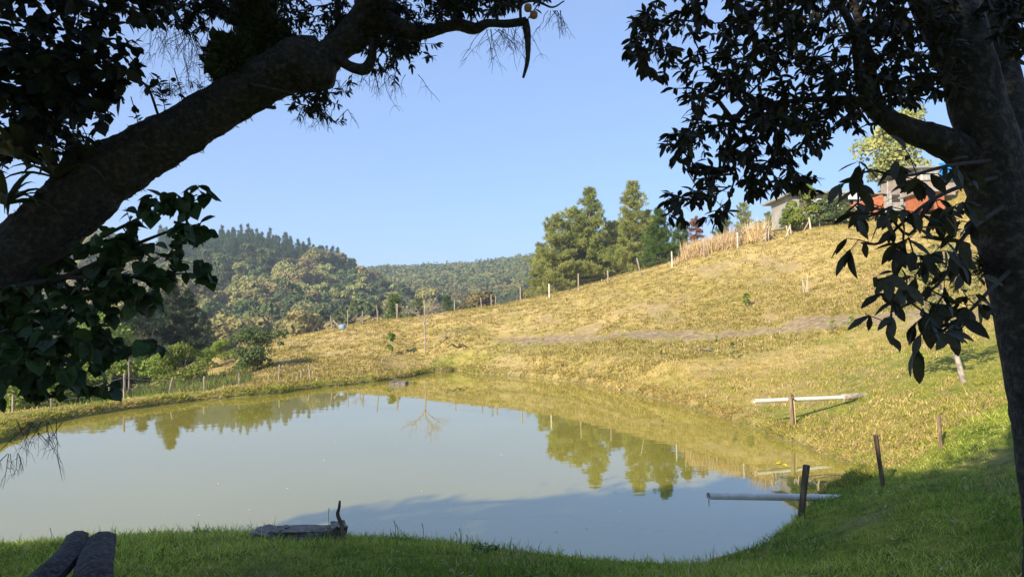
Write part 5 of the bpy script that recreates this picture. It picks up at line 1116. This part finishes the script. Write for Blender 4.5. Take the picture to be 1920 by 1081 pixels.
shade_tree(0.2, -3.6, [(-1.4, -2.8, 6.4, 2.6, 1.3, 1.8, .5), (0.8, -3.0, 5.0, 2.4, 1.2, 2.2, .5)], 1350, 3, 'old tree behind the viewpoint, furthest to the right')
# ------------------------------------------------------------------ grass
def blades(name, n, yr, xr, dens_pow, hmin, hmax, wd, colf, label, m, lean, seed, keep=None, up=None):
    g = np.random.default_rng(seed); u = g.random(n); y0, y1 = yr
    e = 1-dens_pow; Y = (y0**e+(y1**e-y0**e)*u)**(1/e) if abs(e) > .01 else y0*(y1/y0)**u
    X = (g.random(n)*(xr[1]-xr[0])+xr[0])*(Y+1.0); d = pond_dist(X, Y); ok = d > 0.0
    gr, so_, fo = zones(X, Y, d)
    if keep is not None: ok &= keep(X, Y, d, gr, so_, fo, g)
    X, Y, d, gr, so_, fo = [a[ok] for a in (X, Y, d, gr, so_, fo)]; n = len(X); Z = H(X, Y, d)
    dr = unit(np.stack([g.normal(size=n)*lean, g.normal(size=n)*lean, np.ones(n)], -1)); sc = np.clip(1+fbm(X*2, Y*2)*1.1, .35, 1.8); L = (hmin+(hmax-hmin)*g.random(n)**1.6)*sc
    if up is not None: L = L*up(X, Y, d, gr)
    V, F = leafbatch(np.stack([X, Y, Z-.01], -1), dr, g.normal(size=(n, 3)), L, wd*(.7+.6*g.random(n)), 'blade')
    col = colf(X, Y, d, gr, so_, g); o = mesh(name, V, F, m, col=np.repeat(col, 5, 0)); tag(o, label, kind='stuff'); return o
def cgreen(X, Y, d, gr, so_, g):
    n = len(X); a = np.array([.17, .27, .035]); b = np.array([.45, .52, .09]); c_ = np.array([.55, .46, .20]); t = g.random((n, 1)); p = np.clip(.5+fbm(X*.8, Y*.8)*1.6, 0, 1)[:, None]
    col = (a*(1-p)+b*p)*(.45+1.1*t); dry = (g.random(n) < .10+.35*np.clip(fbm(X*1.3+5, Y*1.3), 0, 1))[:, None]; return np.where(dry, c_*(.6+.6*t), col)
blades('lawn_grass', 230000, (3.6, 11.5), (-.88, .95), .8, .025, .085, .0075, cgreen, 'short green grass on the shaded near bank', M_blade, .75, 1, lambda X, Y, d, gr, s, f, g: (gr > .3) & (g.random(len(X)) > s*.95) & ((Y < 8.2) | (X > 0)), lambda X, Y, d, gr: 1+.5*np.clip(1-d/.35, 0, 1))
def cdry(X, Y, d, gr, so_, g):
    n = len(X); a = np.array([.44, .32, .10]); b = np.array([.66, .49, .19]); gg = np.array([.26, .29, .04]); br = np.array([.22, .16, .08]); t = g.random((n, 1)); p = np.clip(.5+fbm(X*.5, Y*.5)*1.5, 0, 1)[:, None]
    col = (a*(1-p)+b*p)*(.7+.6*t); k = g.random(n)
    col = np.where((k < gr*.85+.06)[:, None], gg*(.7+.8*t), col); return np.where((g.random(n) < .08+so_*.3)[:, None], br*(.7+.6*t), col)
blades('lawn_tufts', 26000, (4.0, 11.0), (-.85, .95), .6, .05, .14, .009, cgreen, 'longer lighter grass tufts on the near bank and water edge', M_blade, .6, 11, lambda X, Y, d, gr, s, f, g: (gr > .3) & ((fbm(X*1.4+3, Y*1.4) > .12) | (d < .3)) & ((Y < 8.2) | (X > 0)))
blades('slope_grass', 210000, (9.0, 28), (-.05, .92), 1.0, .02, .065, .010, cdry, 'cropped straw and green grass on the right hand slope', M_dry, .9, 2, lambda X, Y, d, gr, s, f, g: (g.random(len(X)) > s*.75) & ((gr < .95) | (Y > 9)) )
g = np.random.default_rng(13); A = SHP; B = np.roll(SHP, -1, 0); sl = np.linalg.norm(B-A, axis=1)*(B[:, 1] > 8.6)/(3+B[:, 1])**.6; k = g.choice(len(A), 34000, p=sl/sl.sum()); t = g.random((len(k), 1)); p = A[k]*(1-t)+B[k]*t
off = out[k]*(g.random((len(k), 1))**1.4*.42+.015); p = p+off; X, Y = p[:, 0], p[:, 1]; d = pond_dist(X, Y); ok = (d > 0.005) & (fbm(X*3.1, Y*3.1) > -.28); X, Y, d, k = X[ok], Y[ok], d[ok], k[ok]; n = len(X); Z = H(X, Y, d)
dr = unit(np.concatenate([-out[k]*.5+g.normal(size=(n, 2))*.5, g.uniform(.25, 1.1, (n, 1))], 1)); L = g.uniform(.03, .12, n)*(1+.9*fbm(X*1.2, Y*1.2)); V, F = leafbatch(np.stack([X, Y, Z-.005], -1), dr, g.normal(size=(n, 3)), L, .006+.0006*Y, 'blade')
gr, so_, fo = zones(X, Y, d); col = cdry(X, Y, d, gr, so_, g)*(.45+.65*g.random((n, 1))); tag(mesh('shore_fringe', V, F, M_dry, col=np.repeat(col, 5, 0)), 'ragged dry grass overhanging the far and right edges of the pond', kind='stuff')
blades('bank_grass', 45000, (14.5, 36), (-.80, .05), .9, .04, .13, .018, cdry, 'green and golden grass along the earth dam', M_blade, .8, 3, lambda X, Y, d, gr, s, f, g: d < 3.0)
# tussocks on the dry hillside
def tussock(name, n, yr, xr, label, per, hm, wd, seed, tone, fdark=.3):
    g = np.random.default_rng(seed); Y = yr[0]*(yr[1]/yr[0])**g.random(n); X = (g.random(n)*(xr[1]-xr[0])+xr[0])*Y; d = pond_dist(X, Y); gr, so_, fo = zones(X, Y, d); dn = .55*fbm(X*.22, Y*.22)+.45*fbm(X*.9, Y*.9)+.12
    ok = (d > .25) & (fo < .3) & (g.random(n) > so_*1.9) & (gr < .7) & (dn+.30 > g.random(n)*.6-.15); X, Y = X[ok], Y[ok]; n = len(X); Z = H(X, Y); s = .6+.9*g.random(n)
    k = n*per; B_ = np.repeat(np.stack([X, Y, Z-.02], -1), per, 0); S_ = np.repeat(s, per); B_[:, 0] += g.normal(size=k)*.06*S_; B_[:, 1] += g.normal(size=k)*.06*S_
    dr = unit(np.stack([g.normal(size=k)*.55, g.normal(size=k)*.55, np.ones(k)], -1)); L = hm*S_*(.5+.7*g.random(k)); V, F = leafbatch(B_, dr, g.normal(size=(k, 3)), L, wd*S_, 'blade')
    base = np.array(tone)[np.where(g.random(n) < fdark, 0, g.integers(1, len(tone), n))]; c_ = np.repeat(base, per, 0)*(.75+.5*g.random((k, 1))); o = mesh(name, V, F, M_dry, col=np.repeat(c_, 5, 0)); tag(o, label, kind='stuff'); return o
TN = [(.20, .165, .04), (.29, .245, .06), (.38, .31, .10), (.52, .40, .18), (.38, .28, .14)]
tussock('tussock_grass', 60000, (22, 48), (-.42, .84), 'tussocky olive and straw grass covering the hillside', 7, .11, .028, 4, TN)
tussock('tussock_grass', 34000, (9.2, 30), (-.1, .8), 'scattered tussocks on the lower slope above the pond', 8, .075, .017, 5, [(.24, .25, .04), (.32, .28, .06), (.52, .40, .16), (.36, .27, .13)], .2)
# brighter weeds dotted about
pts = []; g = random.Random(9)
for i in range(90):
    Y = g.uniform(11, 34); X = g.uniform(-.0, .8)*Y
    if pond_dist(np.array([X]), np.array([Y]))[0] > .3: pts.append((X, Y, h1(X, Y), g.uniform(.5, 1.4)))
clump_stuff('bright_weeds', pts, 22, .05, .17, .018, [(.16, .26, .03), (.22, .30, .04)], 'bright green weed tufts dotted over the slope', M_blade, lean=.6, seed=8)
# fallen leaves on the shaded bank
n = 700; g = np.random.default_rng(4); Y = g.uniform(4.2, 9.5, n); X = g.uniform(-.75, .85, n)*Y; d = pond_dist(X, Y); ok = d > .15; X, Y, d = X[ok], Y[ok], d[ok]; n = len(X); Z = H(X, Y, d)+.03+.02*g.random(n)
dd = g.normal(size=(n, 3)); dd[:, 2] *= .25; nn = g.normal(size=(n, 3))*.35+np.array([0, 0, 1.]); L = g.uniform(.025, .06, n); V, F = leafbatch(np.stack([X, Y, Z], -1), dd, nn, L, L*.4)
tag(mesh('fallen_leaves', V, F[0], mat('fallen_leaf', (.42, .36, .22), var=(.22, .18, .09), scale=3)), 'pale fallen leaves scattered in the near grass', kind='stuff')
# broad leaved weeds in the near bank
n = 60
for (px, D, s, lb) in [(898, 6.05, 1.0, 'rosette of broad leaved weed at the water edge'), (1000, 4.9, .9, 'pale rosette weed in the middle of the near bank'), (930, 4.5, .7, 'pale green rosette weed low in the near bank')]:
    p = at(px, D, .02); k = 46; dz = unit(np.stack([RNG.normal(size=k), RNG.normal(size=k), RNG.uniform(.1, .9, k)], -1)); L = RNG.uniform(.04, .09, k)*s; V, F = leafbatch(np.zeros((k, 3))+np.array(p)+RNG.normal(size=(k, 3))*np.array([.05, .04, .01]), dz, np.tile([0, 0, 1.], (k, 1))+RNG.normal(size=(k, 3))*.2, L, L*.4, 'lance')
    tag(mesh('rosette_weed', V, F[0], M_leaf_fresh if s < 1 else M_leaf_dark), lb, 'weed', 'broad leaved weeds in the near bank')
# ------------------------------------------------------------------ air
hz = MB(); hz.box((-900, -45, -22), (900, 1200, 112)); ho = hz.build('haze', bpy.data.materials.new('haze_air')); m = ho.data.materials[0]; m.use_nodes = True; n = m.node_tree.nodes; n.clear()
o_ = n.new('ShaderNodeOutputMaterial'); v = n.new('ShaderNodeVolumePrincipled'); v.inputs['Color'].default_value = (.80, .88, 1, 1); v.inputs['Density'].default_value = HAZE; v.inputs['Anisotropy'].default_value = 0.2
m.node_tree.links.new(v.outputs[0], o_.inputs['Volume']); tag(ho, kind='stuff')
